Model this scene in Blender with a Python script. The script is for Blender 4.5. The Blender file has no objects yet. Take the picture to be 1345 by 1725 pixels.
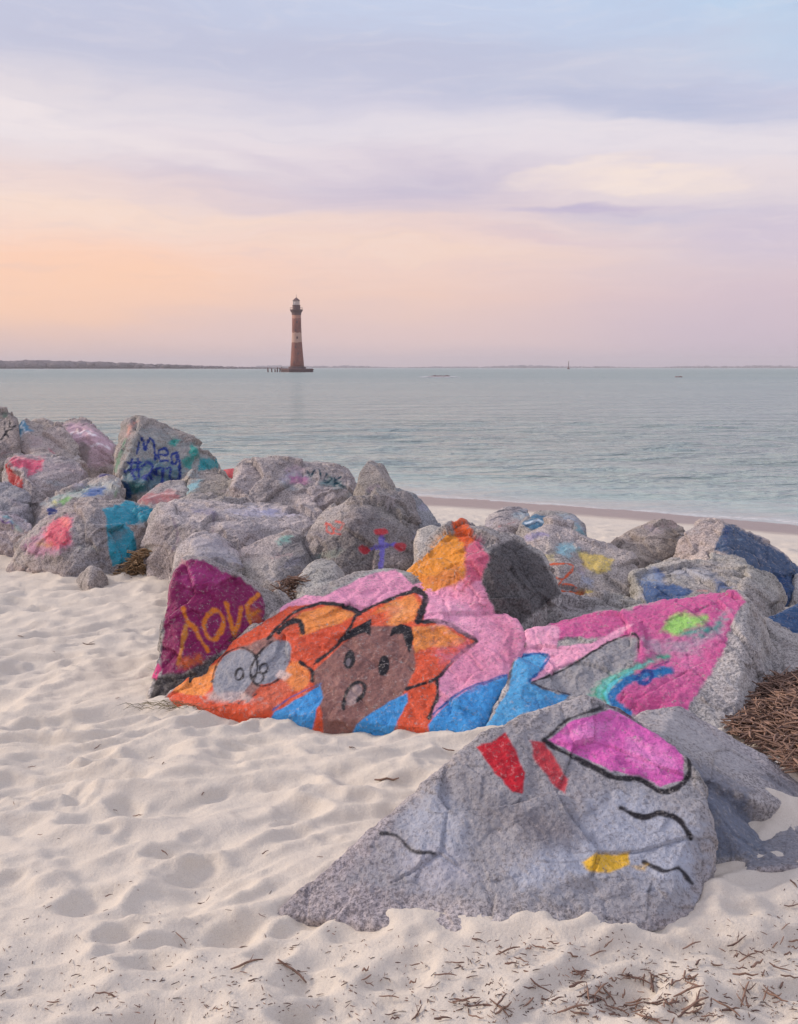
import bpy, bmesh, math, random
import numpy as np
from mathutils import Vector, Matrix
R = math.radians
SC = bpy.context.scene
COL = SC.collection
rng = np.random.default_rng(7)
random.seed(7)

# ------------------------------------------------------------------ camera
F, W0, H0 = 1750.0, 1345.0, 1725.0
PITCH = math.atan((H0/2-619.0)/F)
CAMZ = 1.6
cam_d = bpy.data.cameras.new('camera'); cam = bpy.data.objects.new('camera', cam_d); COL.objects.link(cam)
cam.location = (0, 0, CAMZ); cam.rotation_euler = (R(90)-PITCH, 0, 0)
cam_d.sensor_fit = 'VERTICAL'; cam_d.sensor_height = 24; cam_d.lens = 24*F/H0
cam_d.clip_start = 0.05; cam_d.clip_end = 60000
SC.camera = cam
SC.view_settings.view_transform = 'Standard'; SC.view_settings.look = 'None'
SC.view_settings.gamma = 1; SC.view_settings.exposure = 0.12

CP, SP = math.cos(PITCH), math.sin(PITCH)
def ray(px, py):                      # direction towards a point of the view, forward (Y) component = 1
    x = (px-W0/2)/F; u = (H0/2-py)/F
    vy = CP+u*SP; vz = -SP+u*CP
    return np.array([x/vy, 1.0, vz/vy])
def at(px, py, d):
    return np.array([0, 0, CAMZ])+ray(px, py)*d
def lin(c):
    c = np.asarray(c, float)/255.0
    return np.where(c <= .04045, c/12.92, ((c+.055)/1.055)**2.4)
def L4(*c): return tuple(lin(c))+(1.0,)

# ------------------------------------------------------------------ node helpers
class NT:
    def __init__(s, tree): s.t = tree; s.t.nodes.clear()
    def n(s, kind, **kw):
        nd = s.t.nodes.new(kind)
        for k, v in kw.items():
            if k.startswith('i_'):
                nd.inputs[k[2:].replace('_', ' ')].default_value = v
            else: setattr(nd, k, v)
        return nd
    def set(s, sock, v):
        if hasattr(v, 'is_output') or isinstance(v, bpy.types.NodeSocket): s.t.links.new(v, sock)
        else: sock.default_value = v
    def m(s, op, a, b=0.0, c=0.0, clamp=False):
        nd = s.t.nodes.new('ShaderNodeMath'); nd.operation = op; nd.use_clamp = clamp
        s.set(nd.inputs[0], a); s.set(nd.inputs[1], b); s.set(nd.inputs[2], c)
        return nd.outputs[0]
    def vm(s, op, a, b=None, out=0):
        nd = s.t.nodes.new('ShaderNodeVectorMath'); nd.operation = op
        s.set(nd.inputs[0], a)
        if b is not None: s.set(nd.inputs[1], b)
        return nd.outputs[out]
    def mix(s, f, a, b, blend='MIX'):
        nd = s.t.nodes.new('ShaderNodeMix'); nd.data_type = 'RGBA'; nd.blend_type = blend
        s.set(nd.inputs[0], f); s.set(nd.inputs[6], a); s.set(nd.inputs[7], b)
        return nd.outputs[2]
    def rng(s, v, a, b, c=0.0, d=1.0, smooth=False):
        nd = s.t.nodes.new('ShaderNodeMapRange')
        if smooth: nd.interpolation_type = 'SMOOTHSTEP'
        s.set(nd.inputs[0], v); s.set(nd.inputs[1], a); s.set(nd.inputs[2], b); s.set(nd.inputs[3], c); s.set(nd.inputs[4], d)
        return nd.outputs[0]
    def noise(s, vec, scale, detail=3, rough=.5, dist=0.0):
        nd = s.t.nodes.new('ShaderNodeTexNoise'); s.set(nd.inputs['Vector'], vec)
        nd.inputs['Scale'].default_value = scale; nd.inputs['Detail'].default_value = detail
        nd.inputs['Roughness'].default_value = rough; nd.inputs['Distortion'].default_value = dist
        return nd.outputs[0]
    def mapp(s, vec, loc=(0, 0, 0), rot=(0, 0, 0), scale=(1, 1, 1), typ='POINT'):
        nd = s.t.nodes.new('ShaderNodeMapping'); nd.vector_type = typ
        s.set(nd.inputs[0], vec); nd.inputs[1].default_value = loc; nd.inputs[2].default_value = rot; nd.inputs[3].default_value = scale
        return nd.outputs[0]
    def ramp(s, f, stops, interp='EASE'):
        nd = s.t.nodes.new('ShaderNodeValToRGB'); r = nd.color_ramp; r.interpolation = interp
        while len(r.elements) < len(stops): r.elements.new(.5)
        for e, (p, c) in zip(r.elements, stops): e.position = p; e.color = c
        s.set(nd.inputs[0], f); return nd.outputs[0]

# ------------------------------------------------------------------ sky (lights the place) and the low hazy sun
SUN_AZ, SUN_EL = -80.0, 25.0          # degrees; azimuth clockwise from +Y
world = bpy.data.worlds.new('World'); SC.world = world; world.use_nodes = True
w = NT(world.node_tree)
d_ = w.vm('NORMALIZE', w.n('ShaderNodeTexCoord').outputs['Generated'])
sep = w.n('ShaderNodeSeparateXYZ'); w.t.links.new(d_, sep.inputs[0])
az = w.m('MULTIPLY', w.m('ARCTAN2', sep.outputs[0], sep.outputs[1]), 57.2958)
el = w.m('MULTIPLY', w.m('ARCSINE', sep.outputs[2]), 57.2958)
def sky_deg(px, py):
    v = ray(px, py); v = v/np.linalg.norm(v)
    return math.degrees(math.atan2(v[0], v[1])), math.degrees(math.asin(v[2]))
uv = w.n('ShaderNodeCombineXYZ'); w.t.links.new(az, uv.inputs[0]); w.t.links.new(el, uv.inputs[1])
# wispy warp of the sky coordinates
nw = w.t.nodes.new('ShaderNodeTexNoise'); w.t.links.new(w.mapp(uv.outputs[0], rot=(0, 0, R(8)), scale=(.07, .32, 1)), nw.inputs['Vector'])
nw.inputs['Scale'].default_value = 1.0; nw.inputs['Detail'].default_value = 5; nw.inputs['Roughness'].default_value = .55
wc = w.vm('MULTIPLY', w.vm('SUBTRACT', nw.outputs['Color'], (.5, .5, .5)), (14.0, 4.4, 0))
uvw = w.vm('ADD', uv.outputs[0], wc)
sp2 = w.n('ShaderNodeSeparateXYZ'); w.t.links.new(uvw, sp2.inputs[0])
elw = sp2.outputs[1]
elm = w.m('ADD', w.m('MULTIPLY', elw, .5), w.m('MULTIPLY', el, .5))
def col(stops):
    top = 40.0
    st = [(max(0, sky_deg(672, p)[1])/top, L4(*c)) for p, c in stops]
    z = lin((206, 207, 228))
    st.append((.74, tuple(z*1.05)+(1,))); st.append((1.0, tuple(z*1.15)+(1,)))
    return w.ramp(w.m('DIVIDE', elm, top, clamp=True), st, 'LINEAR')
cl = col([(619, (206, 182, 184)), (585, (222, 191, 184)), (520, (245, 200, 176)), (440, (250, 205, 182)), (360, (243, 216, 202)), (290, (232, 212, 209)), (235, (229, 219, 223)), (165, (222, 213, 219)), (90, (196, 197, 216)), (0, (194, 200, 223))])
cm = col([(619, (204, 184, 190)), (575, (220, 194, 194)), (500, (237, 201, 187)), (420, (240, 208, 196)), (350, (226, 205, 206)), (290, (216, 203, 214)), (235, (226, 217, 224)), (165, (212, 207, 222)), (90, (190, 196, 219)), (0, (192, 203, 228))])
cr = col([(619, (192, 178, 194)), (575, (202, 184, 198)), (500, (210, 189, 200)), (430, (218, 200, 206)), (370, (216, 204, 213)), (310, (228, 214, 217)), (250, (226, 218, 226)), (180, (200, 201, 221)), (110, (186, 198, 222)), (0, (180, 206, 233))])
azm = w.m('ADD', w.m('MULTIPLY', sp2.outputs[0], .5), w.m('MULTIPLY', az, .5))
sky = w.mix(w.rng(azm, 0, 19, smooth=True), w.mix(w.rng(azm, -19, 0, smooth=True), cl, cm), cr)
strk = w.noise(w.mapp(uv.outputs[0], rot=(0, 0, R(6)), scale=(.10, .75, 1)), 1.0, 6, .6, .3)
clouds = [  # px, py, rx, ry, tilt, colour, strength
    (560, 300, 380, 62, -5, (205, 192, 208), .85), (700, 290, 180, 26, 3, (196, 187, 207), .6),
    (1000, 346, 150, 11, 2, (192, 180, 205), 1.0), (1130, 356, 190, 13, 1, (202, 193, 210), .8), (1345, 385, 230, 60, 0, (203, 190, 210), .7), (930, 400, 200, 12, -3, (214, 190, 200), .5),
    (1030, 170, 460, 66, -8, (184, 189, 214), .95), (420, 70, 600, 90, -5, (192, 193, 214), .8),
    (1080, 302, 150, 13, -2, (248, 228, 214), .7), (960, 288, 120, 10, 3, (244, 226, 216), .6), (1130, 246, 340, 26, -4, (232, 222, 226), .7),
    (120, 205, 400, 26, -10, (236, 224, 225), .9), (450, 240, 240, 20, -10, (232, 220, 224), .6),
    (90, 290, 330, 32, -4, (234, 210, 205), .5), (330, 365, 420, 20, -2, (246, 216, 198), .6),
    (1270, 30, 160, 60, -20, (186, 210, 234), .6), (1090, 100, 260, 40, 6, (206, 207, 222), .6), (760, 20, 500, 50, -3, (196, 206, 229), .6),
    (60, 470, 330, 70, 0, (252, 204, 172), .55), (560, 560, 420, 22, -1, (224, 195, 192), .6),
    (650, 420, 330, 16, -3, (242, 212, 194), .5), (860, 220, 300, 22, -4, (228, 220, 226), .5),
]
for px, py, rx, ry, tilt, c, k in clouds:
    a0, e0 = sky_deg(px, py)
    ln = w.vm('LENGTH', w.mapp(uvw, (a0, e0, 0), (0, 0, R(tilt)), (rx/30.5, ry/30.5, 1), 'TEXTURE'), out=1)
    mk = w.m('MULTIPLY', w.rng(ln, 1.35, .15, smooth=True), w.m('MULTIPLY', w.rng(strk, .3, .62, .55, 1.1), k), clamp=True)
    sky = w.mix(mk, sky, L4(*c))
sky = w.mix(w.rng(el, -1.5, -.2, 1.0, 0.0), sky, L4(150, 148, 150))
s2 = w.noise(w.mapp(uvw, rot=(0, 0, R(-5)), scale=(.22, 1.9, 1)), 1.0, 7, .62, .4)
fade = w.rng(el, 1, 7, smooth=True)
sky = w.mix(w.m('MULTIPLY', w.m('MULTIPLY', w.rng(s2, .5, .75, 0, 1), .17), fade), sky, L4(242, 228, 226))
sky = w.mix(w.m('MULTIPLY', w.m('MULTIPLY', w.rng(s2, .5, .28, 0, 1), .16), fade), sky, L4(190, 184, 204))
ns = w.n('ShaderNodeTexSky', sky_type='NISHITA', sun_disc=False, sun_elevation=R(SUN_EL), sun_rotation=R(SUN_AZ))
bg1 = w.n('ShaderNodeBackground'); w.t.links.new(sky, bg1.inputs[0]); bg1.inputs[1].default_value = 0.94
bg2 = w.n('ShaderNodeBackground'); w.t.links.new(ns.outputs[0], bg2.inputs[0]); bg2.inputs[1].default_value = 0.006
ad = w.n('ShaderNodeAddShader'); w.t.links.new(bg1.outputs[0], ad.inputs[0]); w.t.links.new(bg2.outputs[0], ad.inputs[1])
wo = w.n('ShaderNodeOutputWorld'); w.t.links.new(ad.outputs[0], wo.inputs[0])
sd = bpy.data.lights.new('sun', 'SUN'); sd.energy = 2.6; sd.angle = R(12); sd.color = (1.0, .86, .74)
sun = bpy.data.objects.new('sun', sd); COL.objects.link(sun)
v = Vector((math.sin(R(SUN_AZ))*math.cos(R(SUN_EL)), math.cos(R(SUN_AZ))*math.cos(R(SUN_EL)), math.sin(R(SUN_EL))))
sun.rotation_euler = v.to_track_quat('Z', 'Y').to_euler()

# ------------------------------------------------------------------ numpy noise
def _h(i, j, k, s):
    h = (i.astype(np.uint32)*np.uint32(374761393)+j.astype(np.uint32)*np.uint32(668265263)+k.astype(np.uint32)*np.uint32(2147483647 & 1274126177)+np.uint32((s*97531+12345) & 0xffffffff))
    h = (h ^ (h >> np.uint32(13)))*np.uint32(1274126177)
    h = (h ^ (h >> np.uint32(16)))*np.uint32(2246822519)
    return ((h ^ (h >> np.uint32(15))) & np.uint32(0xffffff)).astype(np.float32)/np.float32(0xffffff)*2-1
def vnoise(P, s=0):
    I = np.floor(P); f = (P-I).astype(np.float32); I = I.astype(np.int64)
    u = f*f*f*(f*(f*6-15)+10)
    o = 0
    for a in (0, 1):
        for b in (0, 1):
            for c in (0, 1):
                wt = (u[:, 0] if a else 1-u[:, 0])*(u[:, 1] if b else 1-u[:, 1])*(u[:, 2] if c else 1-u[:, 2])
                o = o+wt*_h(I[:, 0]+a, I[:, 1]+b, I[:, 2]+c, s)
    return o
def fbm(P, oct=4, s=0, g=.5):
    o = 0; a = 1.0
    for i in range(oct):
        o = o+a*vnoise(P*(2.03**i)+i*17.3, s+i); a *= g
    return o
def shards(P, cell, s, g):               # piecewise flat fracture planes
    Q = P/cell; I = np.floor(Q).astype(np.int64); best = np.full(len(P), 1e9); sec = np.full(len(P), 1e9); h = np.zeros(len(P)); h2 = np.zeros(len(P))
    for dx in (-1, 0, 1):
        for dy in (-1, 0, 1):
            for dz in (-1, 0, 1):
                J = I+np.array([dx, dy, dz]); c = J+.5+.45*np.stack([_h(J[:, 0], J[:, 1], J[:, 2], s+q) for q in range(3)], 1)
                G = np.stack([_h(J[:, 0], J[:, 1], J[:, 2], s+5+q) for q in range(3)], 1)
                D = Q-c; d = (D**2).sum(1); hh = (D*G).sum(1)*g*cell+_h(J[:, 0], J[:, 1], J[:, 2], s+9)*g*cell*.35
                m1 = d < best; sec = np.where(m1, best, np.minimum(sec, d)); h2 = np.where(m1, h, h2); h = np.where(m1, hh, h); best = np.where(m1, d, best)
    return h-.16*cell*g*np.exp(-((sec-best)/.035)**2)
def sstep(x, a, b):
    t = np.clip((x-a)/(b-a), 0, 1); return t*t*(3-2*t)

# ------------------------------------------------------------------ linking helpers
def link(name, me, mat=None, parent=None, loc=None, **props):
    o = bpy.data.objects.new(name, me); COL.objects.link(o)
    if mat is not None and me is not None: me.materials.append(mat)
    if loc is not None: o.location = loc
    if parent is not None: o.parent = parent
    for k, v in props.items(): o[k] = v
    return o
def mesh_np(name, V, Fc, smooth=True):
    me = bpy.data.meshes.new(name)
    V = np.asarray(V, np.float32); Fc = np.asarray(Fc, np.int32); n = Fc.shape[1]
    me.vertices.add(len(V)); me.vertices.foreach_set('co', V.ravel())
    me.loops.add(Fc.size); me.loops.foreach_set('vertex_index', Fc.ravel())
    me.polygons.add(len(Fc)); me.polygons.foreach_set('loop_start', np.arange(0, Fc.size, n, dtype=np.int32))
    me.polygons.foreach_set('loop_total', np.full(len(Fc), n, np.int32))
    me.polygons.foreach_set('use_smooth', np.full(len(Fc), smooth))
    me.update(); me.validate(); return me
def newmat(name):
    m = bpy.data.materials.new(name); m.use_nodes = True
    t = NT(m.node_tree); b = t.n('ShaderNodeBsdfPrincipled'); o = t.n('ShaderNodeOutputMaterial')
    t.t.links.new(b.outputs[0], o.inputs[0]); return m, t, b
def bump(t, b, h, strength, dist):
    bp = t.n('ShaderNodeBump'); bp.inputs['Strength'].default_value = strength; bp.inputs['Distance'].default_value = dist
    t.t.links.new(h, bp.inputs['Height']); t.t.links.new(bp.outputs[0], b.inputs['Normal']); return bp
def plain(name, c, rough=.8, var=.25, sc=8.0):
    m, t, b = newmat(name)
    p = t.n('ShaderNodeNewGeometry').outputs['Position']
    n = t.noise(p, sc, 4)
    c = np.array(c)
    t.t.links.new(t.mix(t.rng(n, .3, .7), tuple(c*(1-var))+(1,), tuple(np.minimum(c*(1+var), 1))+(1,)), b.inputs['Base Color'])
    b.inputs['Roughness'].default_value = rough; return m

# ------------------------------------------------------------------ terrain
SEA = -0.9
P0 = np.array([.55, 20.0]); NL = np.array([-.524, -.852])
def shore_s(x, y): return (x-P0[0])*NL[0]+(y-P0[1])*NL[1]
def ground(x, y):
    s = shore_s(np.asarray(x, float), np.asarray(y, float))
    s = s+.25*np.sin(s*0+np.asarray(x)*.5)
    z = SEA+np.where(s < 0, s*.05, .09*s)
    z = np.where(z > -.12, -.12+.12*np.tanh((z+.12)/.12), z)
    return z
bumps = [  # drifts: px, py, radius x, radius y (m), height
    (640, 1555, .2, .09, .03), (850, 1580, .22, .10, .03), (1000, 1585, .13, .08, .035),
    (1175, 1535, .16, .12, .04), (1300, 1500, .5, .3, .05), (1255, 1375, .20, .12, .115), (1330, 1330, .2, .15, .08),
    (870, 1590, .6, .2, .02), (150, 975, 1.2, .3, .04), (320, 1195, .3, .12, .03), (620, 1230, .6, .15, .02), (860, 1255, .15, .15, .05)]
def lin_ground_d(px, py, z=0.0):
    r = ray(px, py); return (z-CAMZ)/r[2]
N = 1150
A_ = 1.5; um = math.asinh(90/A_)
us = np.linspace(-um, um, N); gx = A_*np.sinh(us); gy = 3.2+A_*np.sinh(us)
X, Y = np.meshgrid(gx, gy)
Zt = ground(X, Y)
P = np.stack([X.ravel(), Y.ravel(), np.zeros(X.size)], 1)
s_ = shore_s(X, Y); rough = sstep(s_, 2.2, 6.5)
wp = fbm(P*1.3, 3, 5).reshape(X.shape)*.35
ca, sa = math.cos(R(17)), math.sin(R(17))
U = X*ca+Y*sa; Vv = -X*sa+Y*ca
Pw = np.stack([(U*2.0+wp).ravel(), (Vv*4.6+wp*1.6).ravel(), np.full(X.size, 3.3)], 1)
r1 = 1-np.abs(fbm(Pw, 3, 11)).reshape(X.shape)
H = .050*(r1-.6)+.020*fbm(P*2.0+5, 3, 21).reshape(X.shape)+.0075*fbm(P*8, 4, 31, .6).reshape(X.shape)
Pm = np.stack([(U*4.2+wp*2).ravel(), (Vv*8.5+wp*4).ravel(), np.full(X.size, 1.3)], 1)
H += .016*(1-np.abs(fbm(Pm, 2, 17)).reshape(X.shape)-.6)
Zt = Zt+H*(.12+.88*rough)
def stamp(cx, cy, rx, ry, a, h, kind='dent'):
    r = max(rx, ry)*2.4
    i0, i1 = np.searchsorted(gx, [cx-r, cx+r]); j0, j1 = np.searchsorted(gy, [cy-r, cy+r])
    if i1 <= i0 or j1 <= j0: return
    dx = X[j0:j1, i0:i1]-cx; dy = Y[j0:j1, i0:i1]-cy
    q = ((dx*math.cos(a)+dy*math.sin(a))/rx)**2+((-dx*math.sin(a)+dy*math.cos(a))/ry)**2
    if kind == 'dent': Zt[j0:j1, i0:i1] += -h*np.exp(-q**1.5*1.2)+h*.55*np.exp(-(np.sqrt(q)-1.25)**2*9)
    else: Zt[j0:j1, i0:i1] += h*np.exp(-q)
for k in range(2200):
    cx = rng.uniform(-5, 5.5); cy = 1.6+rng.random()**1.4*10
    if shore_s(cx, cy) < 5: continue
    a = R(rng.normal(20, 28)); rx = rng.uniform(.035, .10)
    stamp(cx, cy, rx, rx*rng.uniform(.45, .8), a, rx*rng.uniform(.10, .24))
for px, py, rx, ry, h in bumps:
    d = lin_ground_d(px, py); p = at(px, py, d); stamp(p[0], p[1], rx, ry, 0, h, 'mound')
idx = np.arange(N*N).reshape(N, N)
Fq = np.stack([idx[:-1, :-1], idx[:-1, 1:], idx[1:, 1:], idx[1:, :-1]], -1).reshape(-1, 4)
me = mesh_np('sand', np.stack([X.ravel(), Y.ravel(), Zt.ravel()], 1), Fq)
def gz(x, y):
    i = np.clip(np.searchsorted(gx, x), 1, N-1); j = np.clip(np.searchsorted(gy, y), 1, N-1)
    return float(Zt[j, i])

m, t, b = newmat('sand'); pos = t.n('ShaderNodeNewGeometry').outputs['Position']
spz = t.n('ShaderNodeSeparateXYZ'); t.t.links.new(pos, spz.inputs[0])
g1 = t.noise(pos, 420, 2, .6); g2 = t.noise(pos, 1.1, 4, .6); g3 = t.noise(pos, 26, 4, .6)
c = t.mix(t.rng(g2, .35, .65), L4(213, 201, 184), L4(206, 196, 182))
c = t.mix(t.m('MULTIPLY', t.rng(g1, .52, .72), .35), c, L4(140, 125, 115))
c = t.mix(t.m('MULTIPLY', t.rng(g1, .46, .26), .35), c, L4(232, 220, 210))
c = t.mix(t.m('MULTIPLY', t.rng(g3, .58, .75), .18), c, L4(150, 132, 122))
zz = t.m('ADD', spz.outputs[2], t.m('MULTIPLY', t.m('SUBTRACT', t.noise(t.mapp(pos, scale=(.7, .7, .7)), 1, 4), .5), .10))
wet = t.rng(zz, -.62, -.73, smooth=True)
c = t.mix(wet, c, L4(146, 126, 118))
t.t.links.new(c, b.inputs['Base Color']); t.t.links.new(t.rng(wet, 0, 1, .95, .38), b.inputs['Roughness'])
b.inputs['Specular IOR Level'].default_value = .25
hh = t.m('ADD', t.m('MULTIPLY', g1, .0015), t.m('ADD', t.m('MULTIPLY', g3, .006), t.m('MULTIPLY', t.noise(pos, 110, 2), .0022)))
bp = bump(t, b, hh, 1.0, 1.0); t.t.links.new(t.rng(wet, 0, 1, .85, .1), bp.inputs['Strength'])
SAND = link('sand', me, m, kind='structure')

# ------------------------------------------------------------------ water
ys = np.concatenate([np.linspace(11, 60, 260), np.geomspace(60.3, 7000, 90)])
xs = np.concatenate([-np.geomspace(9000, 40, 40), np.linspace(-39, 39, 300), np.geomspace(40, 9000, 40)])
WX, WY = np.meshgrid(xs, ys); PW = np.stack([WX.ravel(), WY.ravel(), np.zeros(WX.size)], 1)
wz = SEA+(.050*fbm(PW*np.array([.35, 1.15, 1]), 4, 40)).reshape(WX.shape)*sstep(60-WY, 0, 20)*sstep(-shore_s(WX, WY), -.2, 3)
ii = np.arange(WX.size).reshape(WX.shape)
Fw = np.stack([ii[:-1, :-1], ii[:-1, 1:], ii[1:, 1:], ii[1:, :-1]], -1).reshape(-1, 4)
m, t, b = newmat('water'); pos = t.n('ShaderNodeNewGeometry').outputs['Position']
sv = t.n('ShaderNodeSeparateXYZ'); t.t.links.new(pos, sv.inputs[0])
sdist = t.m('SUBTRACT', 0, t.m('ADD', t.m('MULTIPLY', t.m('SUBTRACT', sv.outputs[0], P0[0]), NL[0]), t.m('MULTIPLY', t.m('SUBTRACT', sv.outputs[1], P0[1]), NL[1])))
sw = t.m('ADD', sdist, t.m('MULTIPLY', t.m('SUBTRACT', t.noise(pos, .6, 4), .5), .9))
big = t.noise(t.mapp(pos, scale=(.004, .02, 1)), 1, 4, .6)
c = t.mix(t.rng(big, .35, .65), L4(142, 158, 154), L4(154, 166, 160))
c = t.mix(t.rng(sw, 16, 2, smooth=True), c, L4(160, 176, 170))
c = t.mix(t.m('MULTIPLY', t.rng(sw, 2.2, .3, smooth=True), .7), c, L4(170, 165, 160))
foam = t.m('MULTIPLY', t.rng(t.m('ABSOLUTE', t.m('SUBTRACT', sw, .25)), .28, .05, smooth=True), t.rng(t.noise(pos, 9, 3), .35, .6))
c = t.mix(t.m('MULTIPLY', foam, .4), c, L4(238, 232, 228))
t.t.links.new(c, b.inputs['Base Color']); b.inputs['IOR'].default_value = 1.33
t.t.links.new(t.rng(sv.outputs[1], 20, 400, .18, .42), b.inputs['Roughness'])
w1 = t.noise(t.mapp(pos, rot=(0, 0, R(-14)), scale=(1.6, 5.2, 1)), 1, 4, .6, .4)
w2 = t.noise(t.mapp(pos, rot=(0, 0, R(10)), scale=(.8, 1.9, 1)), 1, 4, .6, .3)
w3 = t.noise(t.mapp(pos, rot=(0, 0, R(-4)), scale=(.13, .36, 1)), 1, 5, .62, .3)
hh = t.m('ADD', t.m('ADD', t.m('MULTIPLY', w1, .16), t.m('MULTIPLY', w2, .60)), t.m('MULTIPLY', w3, 2.6))
bp = bump(t, b, hh, .8, 1.0)
t.t.links.new(t.m('MULTIPLY', t.rng(sw, 0, 5, .15, 1.0), .9), bp.inputs['Strength'])
WATER = link('water', mesh_np('water', np.stack([WX.ravel(), WY.ravel(), wz.ravel()], 1), Fw), m, kind='structure')

# ------------------------------------------------------------------ granite
def granite_mat(name='painted_granite'):
    m, t, b = newmat(name); pos = t.n('ShaderNodeNewGeometry').outputs['Position']
    pa = t.n('ShaderNodeVertexColor', layer_name='paint'); ta = t.n('ShaderNodeVertexColor', layer_name='stone')
    gs = t.noise(pos, 85, 3, .7); gf = t.noise(pos, 210, 2, .6); gm = t.noise(pos, 5, 5, .65)
    dark = t.rng(gs, .50, .58); light = t.rng(gs, .48, .38)
    base = t.mix(t.rng(gm, .32, .68), L4(146, 141, 140), L4(190, 182, 176))
    c = t.mix(t.m('MULTIPLY', dark, .54), base, L4(80, 76, 78)); c = t.mix(t.m('MULTIPLY', light, .40), c, L4(212, 203, 198))
    c = t.mix(t.m('MULTIPLY', t.rng(gf, .55, .66), .6), c, L4(80, 74, 76))
    c = t.mix(t.m('MULTIPLY', t.rng(t.noise(pos, 13, 4), .6, .7), .35), c, L4(120, 105, 95))
    c = t.mix(1.0, c, ta.outputs['Color'], 'MULTIPLY')
    wear = t.rng(t.m('ADD', t.m('MULTIPLY', gs, .6), t.m('MULTIPLY', t.noise(pos, 22, 5, .7), .6)), .72, .60, 0, 1)
    al = t.m('MULTIPLY', pa.outputs['Alpha'], t.m('ADD', .72, t.m('MULTIPLY', wear, .28)))
    al = t.m('SUBTRACT', t.m('MULTIPLY', al, 1.12), t.m('MULTIPLY', t.m('SUBTRACT', 1, pa.outputs['Alpha']), t.m('MULTIPLY', t.m('SUBTRACT', 1, wear), .9)), clamp=True)
    chip = t.m('MULTIPLY', t.rng(t.noise(pos, 34, 6, .78), .585, .625), t.rng(t.noise(pos, 3.5, 3), .38, .58, .35, 1))
    al = t.m('MULTIPLY', al, t.m('SUBTRACT', 1, t.m('MULTIPLY', chip, .82)))
    pc = t.mix(t.m('MULTIPLY', t.rng(t.noise(pos, 9, 5, .6), .35, .7), .30), pa.outputs['Color'], t.mix(1.0, pa.outputs['Color'], (.62, .60, .62, 1), 'MULTIPLY'))
    pc = t.mix(t.m('MULTIPLY', t.rng(t.noise(pos, 48, 4, .7), .56, .70), .22), pc, L4(225, 215, 210))
    pc = t.mix(t.m('MULTIPLY', t.rng(gs, .53, .62), .42), pc, t.mix(1.0, pc, (.42, .40, .42, 1), 'MULTIPLY'))
    pc = t.mix(t.m('MULTIPLY', t.rng(t.noise(pos, 15, 6, .7), .56, .66), .30), pc, t.mix(1.0, pc, (.5, .48, .5, 1), 'MULTIPLY'))
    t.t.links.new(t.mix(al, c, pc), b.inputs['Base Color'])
    t.t.links.new(t.rng(al, 0, 1, .85, .62), b.inputs['Roughness'])
    b.inputs['Specular IOR Level'].default_value = .3
    h = t.m('ADD', t.m('MULTIPLY', gs, .006), t.m('ADD', t.m('MULTIPLY', gf, .003), t.m('MULTIPLY', t.noise(pos, 24, 4, .6), .011)))
    bump(t, b, h, .8, 1.0); return m
GRAN = granite_mat()

def seg_dist(Q, pts, closed=False):
    pts = np.asarray(pts, float); best = np.full(len(Q), 1e9); n = len(pts)
    for i in range(n if closed else n-1):
        a = pts[i]; b = pts[(i+1) % n]; ab = b-a; L = max((ab**2).sum(), 1e-9)
        tt = np.clip(((Q-a)@ab)/L, 0, 1); best = np.minimum(best, np.hypot(*(Q-a-tt[:, None]*ab).T))
    return best
def inside(Q, pts):
    pts = np.asarray(pts, float); r = np.zeros(len(Q), bool); n = len(pts)
    for i in range(n):
        a = pts[i]; b = pts[(i+1) % n]
        if a[1] == b[1]: continue
        c = ((a[1] > Q[:, 1]) != (b[1] > Q[:, 1])) & (Q[:, 0] < (b[0]-a[0])*(Q[:, 1]-a[1])/(b[1]-a[1])+a[0]); r ^= c
    return r
def Zc(o, pts): ox, oy, s = o; return [(ox+x/s, oy+y/s) for x, y in pts]
def curve(pts, n=6):                     # smooth polyline
    pts = np.asarray(pts, float)
    if len(pts) < 3: return pts
    q = np.vstack([2*pts[0]-pts[1], pts, 2*pts[-1]-pts[-2]]); out = []
    for i in range(1, len(q)-2):
        for tt in np.linspace(0, 1, n, endpoint=False):
            p0, p1, p2, p3 = q[i-1:i+3]
            out.append(.5*((2*p1)+(-p0+p2)*tt+(2*p0-5*p1+4*p2-p3)*tt**2+(-p0+3*p1-3*p2+p3)*tt**3))
    out.append(pts[-1]); return np.array(out)
def ell(o, cx, cy, rx, ry, rot=0, n=18):
    a = np.linspace(0, 2*math.pi, n, endpoint=False); r = R(rot)
    return Zc(o, [(cx+rx*math.cos(q)*math.cos(r)-ry*math.sin(q)*math.sin(r), cy+rx*math.cos(q)*math.sin(r)+ry*math.sin(q)*math.cos(r)) for q in a])
def fill(o, c, pts, soft=2.0, a=1.0): return ('f', c, Zc(o, pts), soft, a)
def blob(c, pts, soft=2.0, a=1.0): return ('f', c, pts, soft, a)
def stroke(o, c, pts, wd, soft=1.5, a=1.0, closed=False): return ('s', c, Zc(o, curve(pts)), wd, soft, a)
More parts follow.
